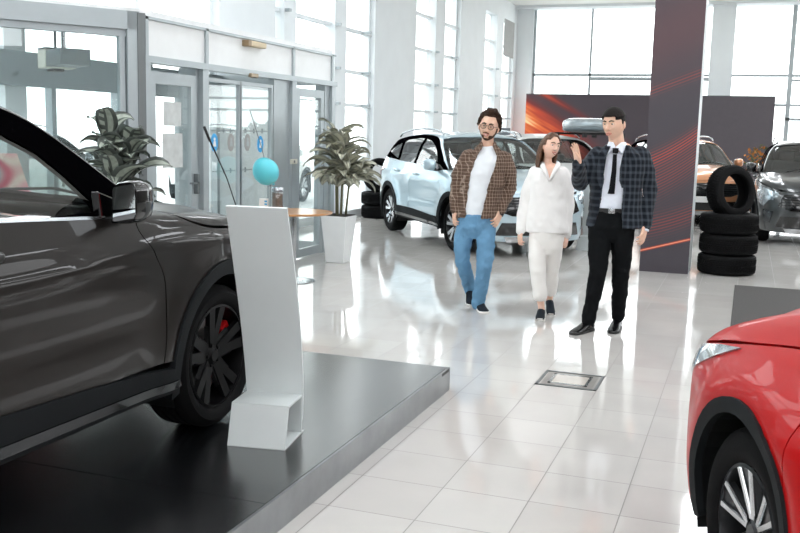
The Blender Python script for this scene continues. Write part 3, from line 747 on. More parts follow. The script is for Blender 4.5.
    for c_, st_ in ((fx, steer), (rx, 0)):
        for sg in (-1, 1): s.wheel(c_, sg, (ns, kind), st_, face, caliper)
    # roof bars
    if p.get('bars_on', True):
        for sg in (-1, 1):
            pts = [(x, .60*sg+.0, rz(x)+.055) for x in np.linspace(.1, -1.6, 9)]; pts = [(pts[0][0]+.1, pts[0][1], pts[0][2]-.05)]+pts+[(pts[-1][0]-.1, pts[-1][1], pts[-1][2]-.05)]
            w = MB(); w.tube(pts, (.016, .012), 8) if False else w.tube(pts, .015, 8); w.build('roof_bar', p.get('barmat', M['chrome']), R_, smooth=True)
    return s

def paint(name, col, metal=.5, rough=.32, flake=.04):
    return mat(name, col, rough, metal, coat=.35 if metal < .3 else 1., coat_rough=.02, spec=.15 if metal < .3 else .5, noise_amt=flake, noise_scale=500)
P_grey = paint('brown_grey_metallic', '#1c1917', .25, .3)
P_blue = paint('ice_blue_metallic', '#b9cdd6', .45, .35)
P_red = paint('signal_red', '#b00509', .0, .45)
P_white = paint('pearl_white', '#dcdcda', .1, .3)
P_orange = paint('copper_orange', '#c58a62', .5, .35)
P_dark = paint('graphite', '#3b3e3f', .5, .3)

s = Car('sport_utility_vehicle', 'dark brownish grey glossy car on the black display platform, front wheel with red caliper', (0, 0, 0), 0, P_grey) if False else None
def make(fn):
    return fn()
LIFT = .15
grey = Car('parked_car', 'dark grey glossy car standing on the raised black platform at left', (-3.28, 2.56, LIFT), PI/2, P_grey, 'cars on display',
    step=.03, wr=.352, tw=.25, arch=.41, fx=1.45, rx=-1.30, rs=.012, mw=.062, mirror=(.66, .975, 1.165), rimk=.74, hz=1.02,
    hood=[(-2.3, 1.3), (-1.5, 1.34), (0, 1.34), (.6, 1.28), (.95, 1.155), (1.2, 1.13), (1.6, 1.085), (1.95, 1.02), (2.15, .955), (2.3, .88)])
grey.rimdark = mat('black_alloy', '#050506', .4, .0, coat=.0, spec=.12, noise_amt=.03); grey.p['mirrorpaint'] = M['gloss_black']
build_car(grey, ('double', 5), None, M['caliper_red'])
red = Car('parked_car', 'glossy red car at the lower right edge with silver spoked wheel', (1.388, 2.348, 0), math.radians(112.8), P_red, 'cars on display',
    step=.03, wr=.345, fx=1.275, rx=-1.32, ring=.05, arch=.385, zf=.80, mirror=(.45, 1.0, 1.165), side=[(.1, .84), (.3, .905), (.5, .925), (.72, .925), (.82, .90), (.90, .855), (.97, .80), (1.08, .75), (1.3, .70)],
    plan=[(-2.3, .80), (-1.9, .93), (-1.2, .985), (0, 1.), (1.1, 1.), (1.55, .99), (1.9, .94), (2.1, .865), (2.3, .69)], hood=[(-2.3, 1.3), (-1.5, 1.34), (0, 1.34), (.6, 1.28), (.95, 1.155), (1.2, 1.13), (1.6, 1.045), (1.9, .94), (2.1, .82), (2.3, .70)], kk=.08, bulge=.04, hoodc=[(.96, 1.03), (1.08, 1.0), (1.3, .965), (1.54, .92), (1.8, .865), (2.0, .81), (2.10, .78)],
    hls=[(2.08, .66), (1.98, .70), (1.82, .775), (1.66, .845), (1.50, .912), (1.66, .888), (1.85, .848), (2.0, .80), (2.06, .76)])
red.rimdark = M['rim_grey'] = mat('rim_graphite', '#2b2c2e', .3, .6, noise_amt=.04)
build_car(red, ('twin', 6), M['silver_face'], head=[(.60, .725), (.74, .735), (.80, .70), (.76, .64), (.62, .66)])
blue = Car('parked_car', 'light icy blue car parked behind the man in the checked shirt', (-3.952, 14.161, 0), math.radians(-50.4), P_blue, 'cars on display', lod=2, barmat=M['chrome'],
    hood=[(-2.3, 1.3), (-1.5, 1.34), (0, 1.34), (.6, 1.28), (.95, 1.155), (1.2, 1.13), (1.6, 1.085), (1.95, 1.02), (2.15, .955), (2.3, .88)])
blue.rimdark = M['rim_grey']
build_car(blue, ('star', 5), M['silver_face'], seats_light=False)
whit = Car('parked_car', 'white car with a grey roof box, parked behind the woman', (-3.7, 18.4, 0), math.radians(-56), P_white, 'cars on display', lod=2, hood=blue.p['hood'])
whit.rimdark = M['rim_grey']; build_car(whit, ('star', 5), M['silver_face'])
oran = Car('parked_car', 'copper orange car behind the tyre stack and dark pillar', (-1.35, 20.9, 0), math.radians(-72), P_orange, 'cars on display', lod=2, hood=blue.p['hood'])
oran.rimdark = M['rim_grey']; build_car(oran, ('star', 5), M['silver_face'])
dark = Car('parked_car', 'dark graphite car facing the viewer beside the tyre stack', (1.04, 18.0, 0), math.radians(-89), P_dark, 'cars on display', lod=2, hood=blue.p['hood'])
dark.rimdark = M['rim_grey']; dark.p['mirrorpaint'] = M['gloss_black']; build_car(dark, ('star', 5), M['silver_face'])
# ================================================================ PEOPLE
def unproj(px, py):
    v = Rm @ Vector(((px-400)/950, -(py-266.5)/950, -1)); return v
def ground(px, py, z=0):
    v = unproj(px, py); t = (z-1.62)/v.z; return Vector((v.x*t, v.y*t, z))
def remesh(o, vox, smooth=3, disp=None, factor=.5):
    r = o.modifiers.new('skin', 'REMESH'); r.mode = 'VOXEL'; r.voxel_size = vox; r.use_smooth_shade = True; r.adaptivity = 0
    if smooth: s = o.modifiers.new('smooth', 'SMOOTH'); s.factor = factor; s.iterations = smooth
    if disp:
        for k, (sc, st) in enumerate(disp):
            tx = bpy.data.textures.new('folds', 'CLOUDS'); tx.noise_scale = sc; tx.noise_depth = 1
            d = o.modifiers.new('folds', 'DISPLACE'); d.texture = tx; d.strength = st; d.mid_level = .5; d.texture_coords = 'LOCAL'
    # freeze the result into a plain mesh
    dg = bpy.context.evaluated_depsgraph_get(); me = bpy.data.meshes.new_from_object(o.evaluated_get(dg), depsgraph=dg)
    me.materials.clear()
    for m_ in o.data.materials: me.materials.append(m_)
    o.modifiers.clear(); o.data = me; me.shade_smooth()
    return o
def plaid(name, base, line, period, width, strength=.8, base2=None, rough=.85, soft=.25):
    m = mat(name, base, rough, sheen=.1, bump=.35, bump_scale=16); nt = m.node_tree; L = nt.links; b = nt.nodes['Principled BSDF']
    tc = N(nt, 'ShaderNodeTexCoord'); sp = N(nt, 'ShaderNodeSeparateXYZ')
    nz = N(nt, 'ShaderNodeTexNoise'); nz.inputs['Scale'].default_value = 6; L.new(tc.outputs['Object'], nz.inputs['Vector'])
    mx = N(nt, 'ShaderNodeMixRGB'); mx.inputs[0].default_value = .012; L.new(tc.outputs['Object'], mx.inputs[1]); L.new(nz.outputs['Color'], mx.inputs[2]); L.new(mx.outputs[0], sp.inputs[0])
    def stripes(v, per, wd):
        f_ = mth(nt, 'ABSOLUTE', mth(nt, 'SUBTRACT', mth(nt, 'FRACT', mth(nt, 'MULTIPLY', v, 1/per)), .5))   # 0 centre .. .5 edge
        r = N(nt, 'ShaderNodeMapRange'); r.inputs[1].default_value = wd/per/2; r.inputs[2].default_value = wd/per/2*(1+soft*4); r.inputs[3].default_value = 1; r.inputs[4].default_value = 0; L.new(f_, r.inputs[0]); return r.outputs[0]
    u = mth(nt, 'ADD', sp.outputs[0], mth(nt, 'MULTIPLY', sp.outputs[1], .8))
    sx = stripes(u, period, width); sz = stripes(mth(nt, 'ADD', sp.outputs[2], 10.), period*1.05, width)
    fac = mth(nt, 'MULTIPLY', mth(nt, 'ADD', mth(nt, 'MULTIPLY', sx, .55), mth(nt, 'MULTIPLY', sz, .55)), strength, True)
    c = N(nt, 'ShaderNodeMixRGB'); c.inputs[1].default_value = lin(base); c.inputs[2].default_value = lin(line); L.new(fac, c.inputs[0]); L.new(c.outputs[0], b.inputs['Base Color'])
    return m
M['skin'] = mat('skin', '#dcb39b', .5, noise_amt=.05, noise_scale=30, sss=.12)
M['skin_f'] = mat('skin_fair', '#e6bda8', .5, noise_amt=.04, noise_scale=30, sss=.12)
M['hair'] = mat('dark_brown_hair', '#33241b', .6, noise_amt=.35, noise_scale=60, bump=.8, bump_scale=90)
M['hair_black'] = mat('black_short_hair', '#1c1917', .6, noise_amt=.2, noise_scale=80, bump=.4, bump_scale=200)
M['hair_w'] = mat('brown_long_hair', '#5a3d2a', .45, noise_amt=.35, noise_scale=40, bump=.4, bump_scale=60)
M['beard'] = mat('beard_hair', '#4b382d', .8, noise_amt=.3, noise_scale=150)
M['lip'] = mat('lips', '#bd7468', .4, noise_amt=.05); M['teeth'] = mat('teeth', '#f2efe8', .3, noise_amt=.02)
M['eye_white'] = mat('eye_white', '#e9e6e2', .2, noise_amt=.02); M['iris'] = mat('iris', '#2b1d14', .15, noise_amt=.1)
M['tee'] = mat('white_cotton', '#e4e8ec', .85, noise_amt=.02, bump=.08, bump_scale=12)
M['blouse'] = mat('white_blouse_cloth', '#eceae8', .85, noise_amt=.01, bump=.06, bump_scale=10)
M['trousers_w'] = mat('cream_trouser_cloth', '#eae7e3', .85, noise_amt=.01, bump=.06, bump_scale=10)
M['denim'] = mat('blue_denim', '#6690b0', .8, noise_amt=.16, noise_scale=5, bump=.4, bump_scale=18)
M['suit_trouser'] = mat('black_wool', '#0c0e10', .85, noise_amt=.06, bump=.25, bump_scale=18)
M['plaid_brown'] = plaid('brown_checked_flannel', '#5a473c', '#b8a596', .030, .0035, .75)
M['plaid_suit'] = plaid('navy_windowpane_wool', '#12161d', '#4b525b', .052, .010, .65, soft=.5)
M['shirt_w'] = mat('pale_shirt_cotton', '#dfe4ee', .7, noise_amt=.02, bump=.2, bump_scale=14)
M['shoe_dark'] = mat('dark_suede', '#1d232a', .7, noise_amt=.1); M['shoe_black'] = mat('polished_black_leather', '#0d0e10', .25, coat=.3, noise_amt=.05)
M['sole_white'] = mat('white_rubber_sole', '#dcdad6', .6, noise_amt=.03); M['belt'] = mat('black_belt', '#101112', .4, noise_amt=.05)
M['tie'] = mat('black_tie_silk', '#0b0c10', .5, noise_amt=.1)

class Person:
    def __init__(s, label, foot_px, group=None, skin=None):
        g = ground(*foot_px); h = Vector((g.x, g.y, 0)).normalized(); s.g = g; s.away = h; s.right = Vector((h.y, -h.x, 0))
        s.root = thing('person', label, 'person', g, math.atan2(s.right.y, s.right.x), group); s.body = MB(); s.skin = skin or M['skin']
    def P(s, px, py, off=0.):
        """pixel -> point of the figure, in its own frame; off = distance behind (+) or in front (-) of its upright plane"""
        d = unproj(px, py); o = Vector((0, 0, 1.62)); pl = s.g+s.away*off
        t = (pl-o).dot(s.away)/d.dot(s.away); w = o+d*t-s.g
        return Vector((w.dot(s.right), w.dot(s.away), w.z))
    # ---- head
    def headf(s, d, k=1.0, wide=1.0):
        x, y, z = d; w = .077*wide; 
        if z < 0: w *= 1-.20*min(1, (-z))**1.7
        X = x*w; Y = y*(.098 if y > 0 else .092); Z = z*(.118)
        if z < -.1 and y > 0: Y *= 1-.55*min(1, (-z-.1)/.8)
        if y < 0 and z < 0: Y *= 1-.10*(-z)**2
        if y < 0:
            f = -y
            # eye sockets, cheeks, brow
            for sx in (-1, 1):
                Y += .010*math.exp(-(((x-sx*.42)/.20)**2+((z-.06)/.13)**2))*f
                Y -= .004*math.exp(-(((x-sx*.50)/.22)**2+((z+.24)/.18)**2))*f
            Y -= .004*math.exp(-((z-.22)/.09)**2-(x/.6)**2)*f
            Y -= .010*math.exp(-((z+.93)/.16)**2-(x/.35)**2)
        return Vector((X, Y, Z))*k
    def head(s, c, yaw=0, roll=0, pitch=0, scale=1.0, smile=True, wide=1.0):
        s.HM = Matrix.Translation(c) @ Matrix.Rotation(math.radians(roll), 4, 'Y') @ Matrix.Rotation(math.radians(yaw), 4, 'Z') @ Matrix.Rotation(math.radians(pitch), 4, 'X') @ Matrix.Scale(scale, 4)
        H = lambda p: s.HM @ Vector(p); s.H = H; s.wide = wide; B = s.body
        n, m = 40, 28; V = []; F = []
        for i in range(m+1):
            ph = PI*i/m
            for k in range(n):
                th = 2*PI*k/n; V.append(H(s.headf((math.sin(ph)*math.cos(th), math.sin(ph)*math.sin(th), math.cos(ph)), 1, wide)))
        for i in range(m):
            for k in range(n): a = i*n+k; b = i*n+(k+1) % n; F.append((a, a+n, b+n, b))
        B.add(V, F)
        B.limb([H((0, -.082, .018)), H((0, -.100, -.010)), H((0, -.110, -.026))], [.0065*scale, .0085*scale, .0125*scale], 8)
        for sx in (-1, 1):
            B.ell(H((sx*.011, -.098, -.030)), (.009*scale, .010*scale, .008*scale), 8, 6)
            B.ell(H((sx*.078*wide, .008, -.008)), (.010*scale, .020*scale, .032*scale), 10, 8, rot=s.HM.to_3x3().normalized() @ rotm('Z', sx*18))
        B.ell(H((0, -.088, -.062)), (.024*scale, .010*scale, .010*scale), 10, 6, rot=s.HM.to_3x3().normalized())
        R = s.root; w = MB()
        face = []
        for sx in (-1, 1):
            w = MB(); w.ell(H((sx*.031, -.0765, .008)), (.0125*scale, .0085*scale, .0052*scale), 12, 8, rot=s.HM.to_3x3().normalized()); e = w.build('eye', M['eye_white'], R, smooth=True)
            w = MB(); w.ell(H((sx*.031, -.0832, .008)), (.0062*scale, .0028*scale, .0055*scale), 10, 6, rot=s.HM.to_3x3().normalized()); w.build('iris', M['iris'], e, smooth=True)
            w = MB(); w.tube([H((sx*.012, -.0935, .028)), H((sx*.030, -.0935, .035)), H((sx*.050, -.080, .029))], [(.0035, .0045), (.004, .0055), (.002, .003)], 8); w.build('eyebrow', s.brow, R, smooth=True)
        w = MB(); sm = .006 if smile else .0
        w.tube([H((-.027, -.082, -.060+sm)), H((-.012, -.0965, -.0595)), H((0, -.099, -.058)), H((.012, -.0965, -.0595)), H((.027, -.082, -.060+sm))], [.0015, .004, .004, .004, .0015], 8)
        w.tube([H((-.025, -.082, -.063+sm)), H((-.012, -.0955, -.071)), H((0, -.098, -.0735)), H((.012, -.0955, -.071)), H((.025, -.082, -.063+sm))], [.0015, .0045, .005, .0045, .0015], 8)
        li = w.build('lips', M['lip'], R, smooth=True)
        if smile:
            w = MB(); w.tube([H((-.019, -.088, -.0625+sm*.5)), H((0, -.0985, -.0655)), H((.019, -.088, -.0625+sm*.5))], [(.002, .003), (.0025, .0045), (.002, .003)], 8); w.build('teeth', M['teeth'], li, smooth=True)
    def patch(s, cond, off, name, m, vox=None, disp=None, extra=None, n=60):
        """cap of the skull surface (hair, beard) with real thickness"""
        V = []; F = []; mm = n*2//3; idx = {}
        def vid(i, k, lay):
            k %= n; key = (i, k, lay)
            if key not in idx:
                ph = PI*i/mm; th = 2*PI*k/n; d = (math.sin(ph)*math.cos(th), math.sin(ph)*math.sin(th), math.cos(ph))
                o = off(d) if callable(off) else off
                p = s.headf(d, 1, s.wide); nn = Vector((d[0]/.077, d[1]/.095, d[2]/.118)).normalized()
                idx[key] = len(V); V.append(s.H(p+nn*(o if lay else -.004)))
            return idx[key]
        cells = set()
        for i in range(mm):
            for k in range(n):
                ph = PI*(i+.5)/mm; th = 2*PI*(k+.5)/n
                if cond((math.sin(ph)*math.cos(th), math.sin(ph)*math.sin(th), math.cos(ph))): cells.add((i, k))
        for i, k in cells:
            F.append((vid(i, k, 1), vid(i+1, k, 1), vid(i+1, k+1, 1), vid(i, k+1, 1))); F.append((vid(i, k, 0), vid(i, k+1, 0), vid(i+1, k+1, 0), vid(i+1, k, 0)))
            for (di, dk, e) in ((-1, 0, ((i, k), (i, k+1))), (1, 0, ((i+1, k+1), (i+1, k))), (0, -1, ((i+1, k), (i, k))), (0, 1, ((i, k+1), (i+1, k+1)))):
                if (i+di, (k+dk) % n) not in cells and 0 <= i+di < mm:
                    a, b = e; F.append((vid(*a, 0), vid(*b, 0), vid(*b, 1), vid(*a, 1)))
        w = MB(); w.add(V, F)
        if extra: extra(w)
        o = w.build(name, m, s.root, smooth=True)
        if vox: remesh(o, vox, 2, disp)
        return o
    # ---- hand with five bent fingers
    def hand(s, wrist, d, nrm, curl=.35, thumb=1, sc=1.0, spread=.12, k_index=None):
        B = s.body; d = Vector(d).normalized(); nrm = Vector(nrm); nrm = (nrm-d*nrm.dot(d)).normalized(); side = d.cross(nrm)*thumb   # side points to the thumb
        w = Vector(wrist)
        B.limb([w-d*.03, w+d*.02*sc, w+d*.055*sc, w+d*.082*sc], [(.024*sc, .019*sc)]*1+[(.030*sc, .016*sc), (.037*sc, .015*sc), (.036*sc, .0125*sc)], 14) if False else None
        for q in (-.026, -.009, .009, .026):
            B.limb([w-d*.02+side*q*.6*sc, w+d*.045*sc+side*q*sc, w+d*.085*sc+side*q*1.08*sc], [.0165*sc, .0145*sc, .0115*sc], 10)
        for j, (q, L_) in enumerate(((.030, .068), (.011, .077), (-.009, .072), (-.028, .056))):
            L_ *= sc; base = w+d*(.086-(.006 if j == 3 else 0))*sc+side*q*1.08*sc
            a = spread*(q/.03); dd = (d+side*a).normalized(); cu = curl*(1+.18*j) if not k_index or j else curl*k_index
            pts = [base-dd*.012]; p = base; ang = cu*.55
            for f_, seg in ((.45, 0), (.30, 1), (.25, 2)):
                v = dd*math.cos(ang)+nrm*math.sin(ang); p = p+v*L_*f_; pts.append(p.copy()); ang += cu
            r = .0088*sc; B.limb(pts, [r*1.12, r*1.02, r*.94, r*.8], 9)
        tb = w+d*.022*sc+side*.022*sc; td = (d*.62+side*.62+nrm*.42).normalized(); t2 = (d*.88+side*.22+nrm*.5).normalized()
        B.limb([tb, tb+td*.034*sc, tb+td*.034*sc+t2*.03*sc, tb+td*.034*sc+t2*.055*sc], [.0145*sc, .0115*sc, .0098*sc, .0082*sc], 9)
    def finish(s, vox=.005):
        o = s.body.build('body', s.skin, s.root, recalc=False); remesh(o, vox, 2, factor=.4); return o
    # ---- lofted garments: rows (z, cx, cy, half width, half depth[, open_right, open_left]) ; angle 0 = front
    def shell(s, mb, rows, th=.018, n=40, e=.85):
        V = []; F = []; m = n+1; op = len(rows[0]) > 5
        def ringp(r, k, inn):
            z, cx, cy, a, b = r[:5]; a -= inn; b -= inn
            t0, t1 = (r[5], 2*PI-r[6]) if op else (0, 2*PI)
            th_ = t0+(t1-t0)*k/n; sx, cy_ = math.sin(th_), math.cos(th_)
            return (cx+a*math.copysign(abs(sx)**e, sx), cy-b*math.copysign(abs(cy_)**e, cy_), z)
        if op:
            L_ = len(rows)
            for lay in (0, 1):
                for r in rows:
                    for k in range(m): V.append(ringp(r, k, th*lay))
            ix = lambda i, k, l: l*L_*m+i*m+k
            for i in range(L_-1):
                for k in range(n):
                    F.append((ix(i, k, 0), ix(i, k+1, 0), ix(i+1, k+1, 0), ix(i+1, k, 0))); F.append((ix(i, k, 1), ix(i+1, k, 1), ix(i+1, k+1, 1), ix(i, k+1, 1)))
                for k in (0, n): F.append((ix(i, k, 0), ix(i+1, k, 0), ix(i+1, k, 1), ix(i, k, 1)) if k == 0 else (ix(i, k, 0), ix(i, k, 1), ix(i+1, k, 1), ix(i+1, k, 0)))
            for i in (0, L_-1):
                for k in range(n): F.append((ix(i, k, 0), ix(i, k, 1), ix(i, k+1, 1), ix(i, k+1, 0)) if i == 0 else (ix(i, k, 0), ix(i, k+1, 0), ix(i, k+1, 1), ix(i, k, 1)))
        else:
            for r in rows:
                for k in range(n): V.append(ringp(r, k, 0))
            for i in range(len(rows)-1):
                for k in range(n): a = i*n+k; b = i*n+(k+1) % n; F.append((a, b, b+n, a+n))
            F.append(tuple(range(n-1, -1, -1))); F.append(tuple(range((len(rows)-1)*n, len(rows)*n)))
        bm_v = V; mb.add(V, F)
    def shoe(s, pos, ang, size=.29, wd=.048, up=None, sole=None, pitch=0, h=.085, sole_h=.028):
        """pos = heel-centre on the ground, ang = direction of the toe measured from straight at the viewer (deg, + to the viewer's right)"""
        R3 = rotm('Z', ang) @ rotm('X', pitch); Pp = Vector(pos)
        def T(x, y, z): return Pp+R3 @ Vector((x, -y, z))
        secs = [(-.02, .55, .50), (.0, .80, .9), (.05, .88, 1.0), (.10, .86, .98), (.15, .92, .72), (.20, 1.0, .56), (.25, .92, .44), (size-.012, .62, .34), (size, .30, .22)]
        w = MB(); rows = []
        for y, kw, kh in secs:
            row = []
            for a in np.linspace(0, 2*PI, 17)[:-1]:
                cx, sz = math.cos(a), math.sin(a); zz = sole_h*.6+(h*kh-sole_h*.6)*(.5+.5*math.copysign(abs(sz)**.7, sz)); row.append(T(wd*kw*math.copysign(abs(cx)**.8, cx)*(1-.25*max(0, sz)), y, zz))
            rows.append(row)
        V = [q for r in rows for q in r]; F = []
        for i in range(len(rows)-1):
            for k in range(16): F.append((i*16+k, i*16+(k+1) % 16, (i+1)*16+(k+1) % 16, (i+1)*16+k))
        F.append(tuple(range(16))); F.append(tuple(range(len(V)-16, len(V)))); w.add(V, F); u = w.build('shoe', up, s.root, angle=60)
        w = MB(); out = []
        for y, kw, kh in secs: out.append((wd*kw*1.06, y))
        out = out+[(-x, y) for x, y in out[::-1]]; n = len(out)
        V = [T(x, y, 0) for x, y in out]+[T(x, y, sole_h) for x, y in out]
        w.add(V, [tuple(range(n-1, -1, -1)), tuple(range(n, 2*n))]+[(i, (i+1) % n, (i+1) % n+n, i+n) for i in range(n)]); w.build('sole', sole, u, bevel=.004)
        return u

# ---------------------------------------------------------------- man in the open checked shirt
def man_checked():
    s = Person('smiling man with glasses in an open brown checked shirt, white tee and jeans', (475, 308), skin=M['skin']); s.brow = M['beard']; P = s.P; B = s.body
    hc = P(489, 127, -.04); s.head(hc, yaw=-10, roll=9, pitch=4, scale=1.05, wide=1.05)
    neck = P(487.5, 148, .01)
    B.limb([hc+Vector((-.008, .025, -.06)), neck, P(486.5, 158, .02)], [.053, .056, .06])
    shL, shR = P(467, 157, .02), P(506, 159, .02); pel = P(476, 222, .0)
    # body core
    B.limb([P(487, 158, .02), P(484, 175, .0), P(480, 198, 0), pel], [(.12, .09), (.15, .10), (.13, .09), (.13, .09)])
    eL, eR = P(457.5, 186, .03), P(509, 188, .05); wL, wR = P(455, 210, -.02), P(500.5, 211, -.03)
    for a, b, c_ in ((shL, eL, wL), (shR, eR, wR)): B.limb([a, b, c_], [.045, .038, .027])
    s.hand(wL, P(453.5, 224, -.05)-wL, (1, .3, 0), curl=.45, thumb=-1, sc=1.0)
    s.hand(wR, P(495, 226, -.10)-wR, (-.9, .5, -.1), curl=.38, thumb=1, sc=1.08)
    hipL, hipR = P(466, 226, .0), P(486, 226, 0); kL, kR = P(462, 259, .02), P(484.5, 267, -.12); aL, aR = P(470, 289, .32), P(478, 304, -.04)
    B.limb([hipL, kL, aL], [.07, .05, .035]); B.limb([hipR, kR, aR], [.07, .05, .035])
    B.limb([aL, aL+Vector((0, -.02, -.05))], [.034, .03]); B.limb([aR, aR+Vector((0, 0, -.04))], [.034, .03])
    s.finish()
    # hair: a curly mop
    def curls(w):
        rnd = random.Random(3)
        for i in range(300):
            th = rnd.uniform(0, 2*PI); zz = rnd.uniform(-.25, 1); 
            d = Vector((math.sqrt(max(0, 1-zz*zz))*math.cos(th), math.sqrt(max(0, 1-zz*zz))*math.sin(th), zz))
            if d.y < -.22 and d.z < .80: continue
            if d.z < .12 and d.y < .0: continue
            p = Vector((d.x*.092, d.y*.108+.004, d.z*.134+.016)); r = rnd.uniform(.014, .025)
            w.ell(s.H(p), (r, r, r*.9), 8, 6)
    s.patch(lambda d: (d[2] > .78) or (d[2] > .5 and d[1] > -.3) or (d[2] > .0 and d[1] > -.05) or (d[1] > .35 and d[2] > -.45), lambda d: .018 if d[2] > .2 else .008, 'hair', M['hair'], vox=.005, extra=curls, disp=[(.02, .012)])
    s.patch(lambda d: (d[1] < .2 and d[2] < -.60 and (abs(d[0]) > .30 or d[2] < -.80)) or (abs(d[0]) > .66 and -.71 < d[2] < 0 and -.40 < d[1] < .12), .0025, 'beard', M['beard'])
    w = MB(); w.tube([s.H((-.026, -.090, -.050)), s.H((0, -.104, -.046)), s.H((.026, -.090, -.050))], [(.002, .003), (.003, .005), (.002, .003)], 8); w.build('moustache', M['beard'], s.root, smooth=True)
    # round glasses
    w = MB(); 
    for sx in (-1, 1):
        c_ = Vector((sx*.033, -.104, .006)); w.tube([s.H(c_+Vector((.024*math.cos(a), -.0*abs(math.cos(a)), .022*math.sin(a)))) for a in np.linspace(0, 2*PI, 21)], .0022, 6, cap=False)
        w.tube([s.H((sx*.057, -.102, .012)), s.H((sx*.076, -.07, .012)), s.H((sx*.080, .0, .008))], .0022, 6)
    w.tube([s.H((-.010, -.105, .012)), s.H((0, -.108, .015)), s.H((.010, -.105, .012))], .002, 6)
    gl = w.build('glasses', M['belt'], s.root, smooth=True)
    w = MB()
    for sx in (-1, 1): w.add([s.H((sx*.033+.023*math.cos(a), -.1045, .006+.021*math.sin(a))) for a in np.linspace(0, 2*PI, 17)[:-1]], [tuple(range(16))])
    w.build('lens', glass_mat('spectacle_lens', (.88, .86, .84), .06), gl)
    # jeans
    w = MB(); s.shell(w, [(pel.z-.15, pel.x, 0, .10, .07), (pel.z-.10, pel.x-.002, 0, .158, .11), (pel.z-.04, pel.x, 0, .178, .125), (pel.z+.03, pel.x+.004, 0, .168, .115), (pel.z+.075, pel.x+.008, 0, .160, .108)])
    w.limb([hipL+Vector((.0, 0, .0)), (hipL+kL)/2+Vector((-.01, 0, .0)), kL, (kL+aL)/2, aL+Vector((0, 0, .02)), aL], [(.090, .10), (.085, .09), (.070, .075), (.064, .066), (.062, .064), (.064, .066)], 20)
    w.limb([hipR, (hipR+kR)/2+Vector((.005, 0, 0)), kR, (kR+aR)/2, aR+Vector((0, 0, .02)), aR], [(.090, .10), (.085, .09), (.070, .075), (.065, .068), (.066, .068), (.068, .070)], 20)
    j = w.build('jeans', M['denim'], s.root); remesh(j, .008, 4, disp=[(.07, .022), (.03, .008)])
    w = MB(); x0, z0 = pel.x+.010, pel.z
    w.tube([(x0, -.121, z0+.07), (x0-.002, -.135, z0+.0), (x0-.008, -.128, z0-.07)], .003, 6); w.build('fly_seam', M['denim'], j, smooth=True)
    # tee
    w = MB(); N_ = P(487.5, 150)
    rows = [(216, 475, .150, .105), (205, 476, .150, .110), (190, 479, .155, .115), (175, 482, .165, .12), (163, 485, .165, .115), (155, 487, .150, .095), (150, 488, .105, .07), (146, 488, .068, .06)]
    R_ = []
    for py, px, a, b in rows: q = P(px, py); R_.append((q.z, q.x, .01, a, b))
    s.shell(w, R_); o = w.build('t_shirt', M['tee'], s.root); remesh(o, .008, 4, disp=[(.10, .018)])
    # open checked shirt: front edges as opening angles (viewer-right side first)
    rows = [(217.5, 478, .205, .145, .10, .60), (205, 479, .200, .145, .16, .62), (190, 481, .200, .145, .24, .62), (175, 483, .205, .14, .34, .58), (165, 485, .210, .135, .42, .5), (157, 486.5, .185, .115, .50, .46), (151, 487.5, .125, .09, .62, .55), (146, 488, .078, .075, .75, .70), (141.5, 488, .070, .075, .95, .9)]
    R_ = []
    for py, px, a, b, o1, o2 in rows: q = P(px, py); R_.append((q.z, q.x, .015, a, b, o1, o2))
    w = MB(); s.shell(w, R_, th=.022)
    w.limb([shL+Vector((.02, 0, .0)), (shL+eL)/2+Vector((-.012, 0, 0)), eL, (eL+wL)/2, wL+Vector((0, 0, .005))], [.078, .077, .068, .060, .050], 18)
    w.limb([shR+Vector((-.02, 0, .0)), (shR+eR)/2+Vector((.012, 0, 0)), eR, (eR+wR)/2, wR+Vector((0, 0, .01))], [.078, .077, .070, .060, .050], 18)
    o = w.build('checked_shirt', M['plaid_brown'], s.root); remesh(o, .008, 3, disp=[(.06, .022), (.025, .008)])
    for sx in (-1, 1):
        w = MB(); c0 = P(487.5, 146)
        w.add([c0+Vector((sx*.062, -.065, .035)), c0+Vector((sx*.125, -.085, -.035)), c0+Vector((sx*.085, -.112, -.085)), c0+Vector((sx*.045, -.085, .0)),
               c0+Vector((sx*.062, -.055, .035)), c0+Vector((sx*.125, -.070, -.035)), c0+Vector((sx*.085, -.100, -.085)), c0+Vector((sx*.045, -.075, .0))],
              [(0, 1, 2, 3), (4, 7, 6, 5), (0, 4, 5, 1), (1, 5, 6, 2), (2, 6, 7, 3), (3, 7, 4, 0)]); w.build('collar', M['plaid_brown'], o, bevel=.003)
    w = MB(); q = P(504, 180); w.rbox((q.x-.05, -.142, q.z), (.10, .008, .12), .004, rot=rotm('Z', 22)); w.build('chest_pocket', M['plaid_brown'], o)
    # watch
    w = MB(); dd = (wR-eR).normalized(); w.tube([wR-dd*.004+Vector((0, 0, -.02)), wR+dd*.02+Vector((0, 0, -.02))], .035, 16); w.build('wrist_watch', M['belt'], s.root, smooth=False, angle=40)
    s.shoe(P(478.5, 309, .03)*1, 12, .29, .050, M['shoe_dark'], M['sole_white'])
    h = Vector((aL.x, aL.y+.02, 0)); s.shoe((aL.x+.00, aL.y+.03, .055), 4, .28, .050, M['shoe_dark'], M['sole_white'], pitch=14)
    return s
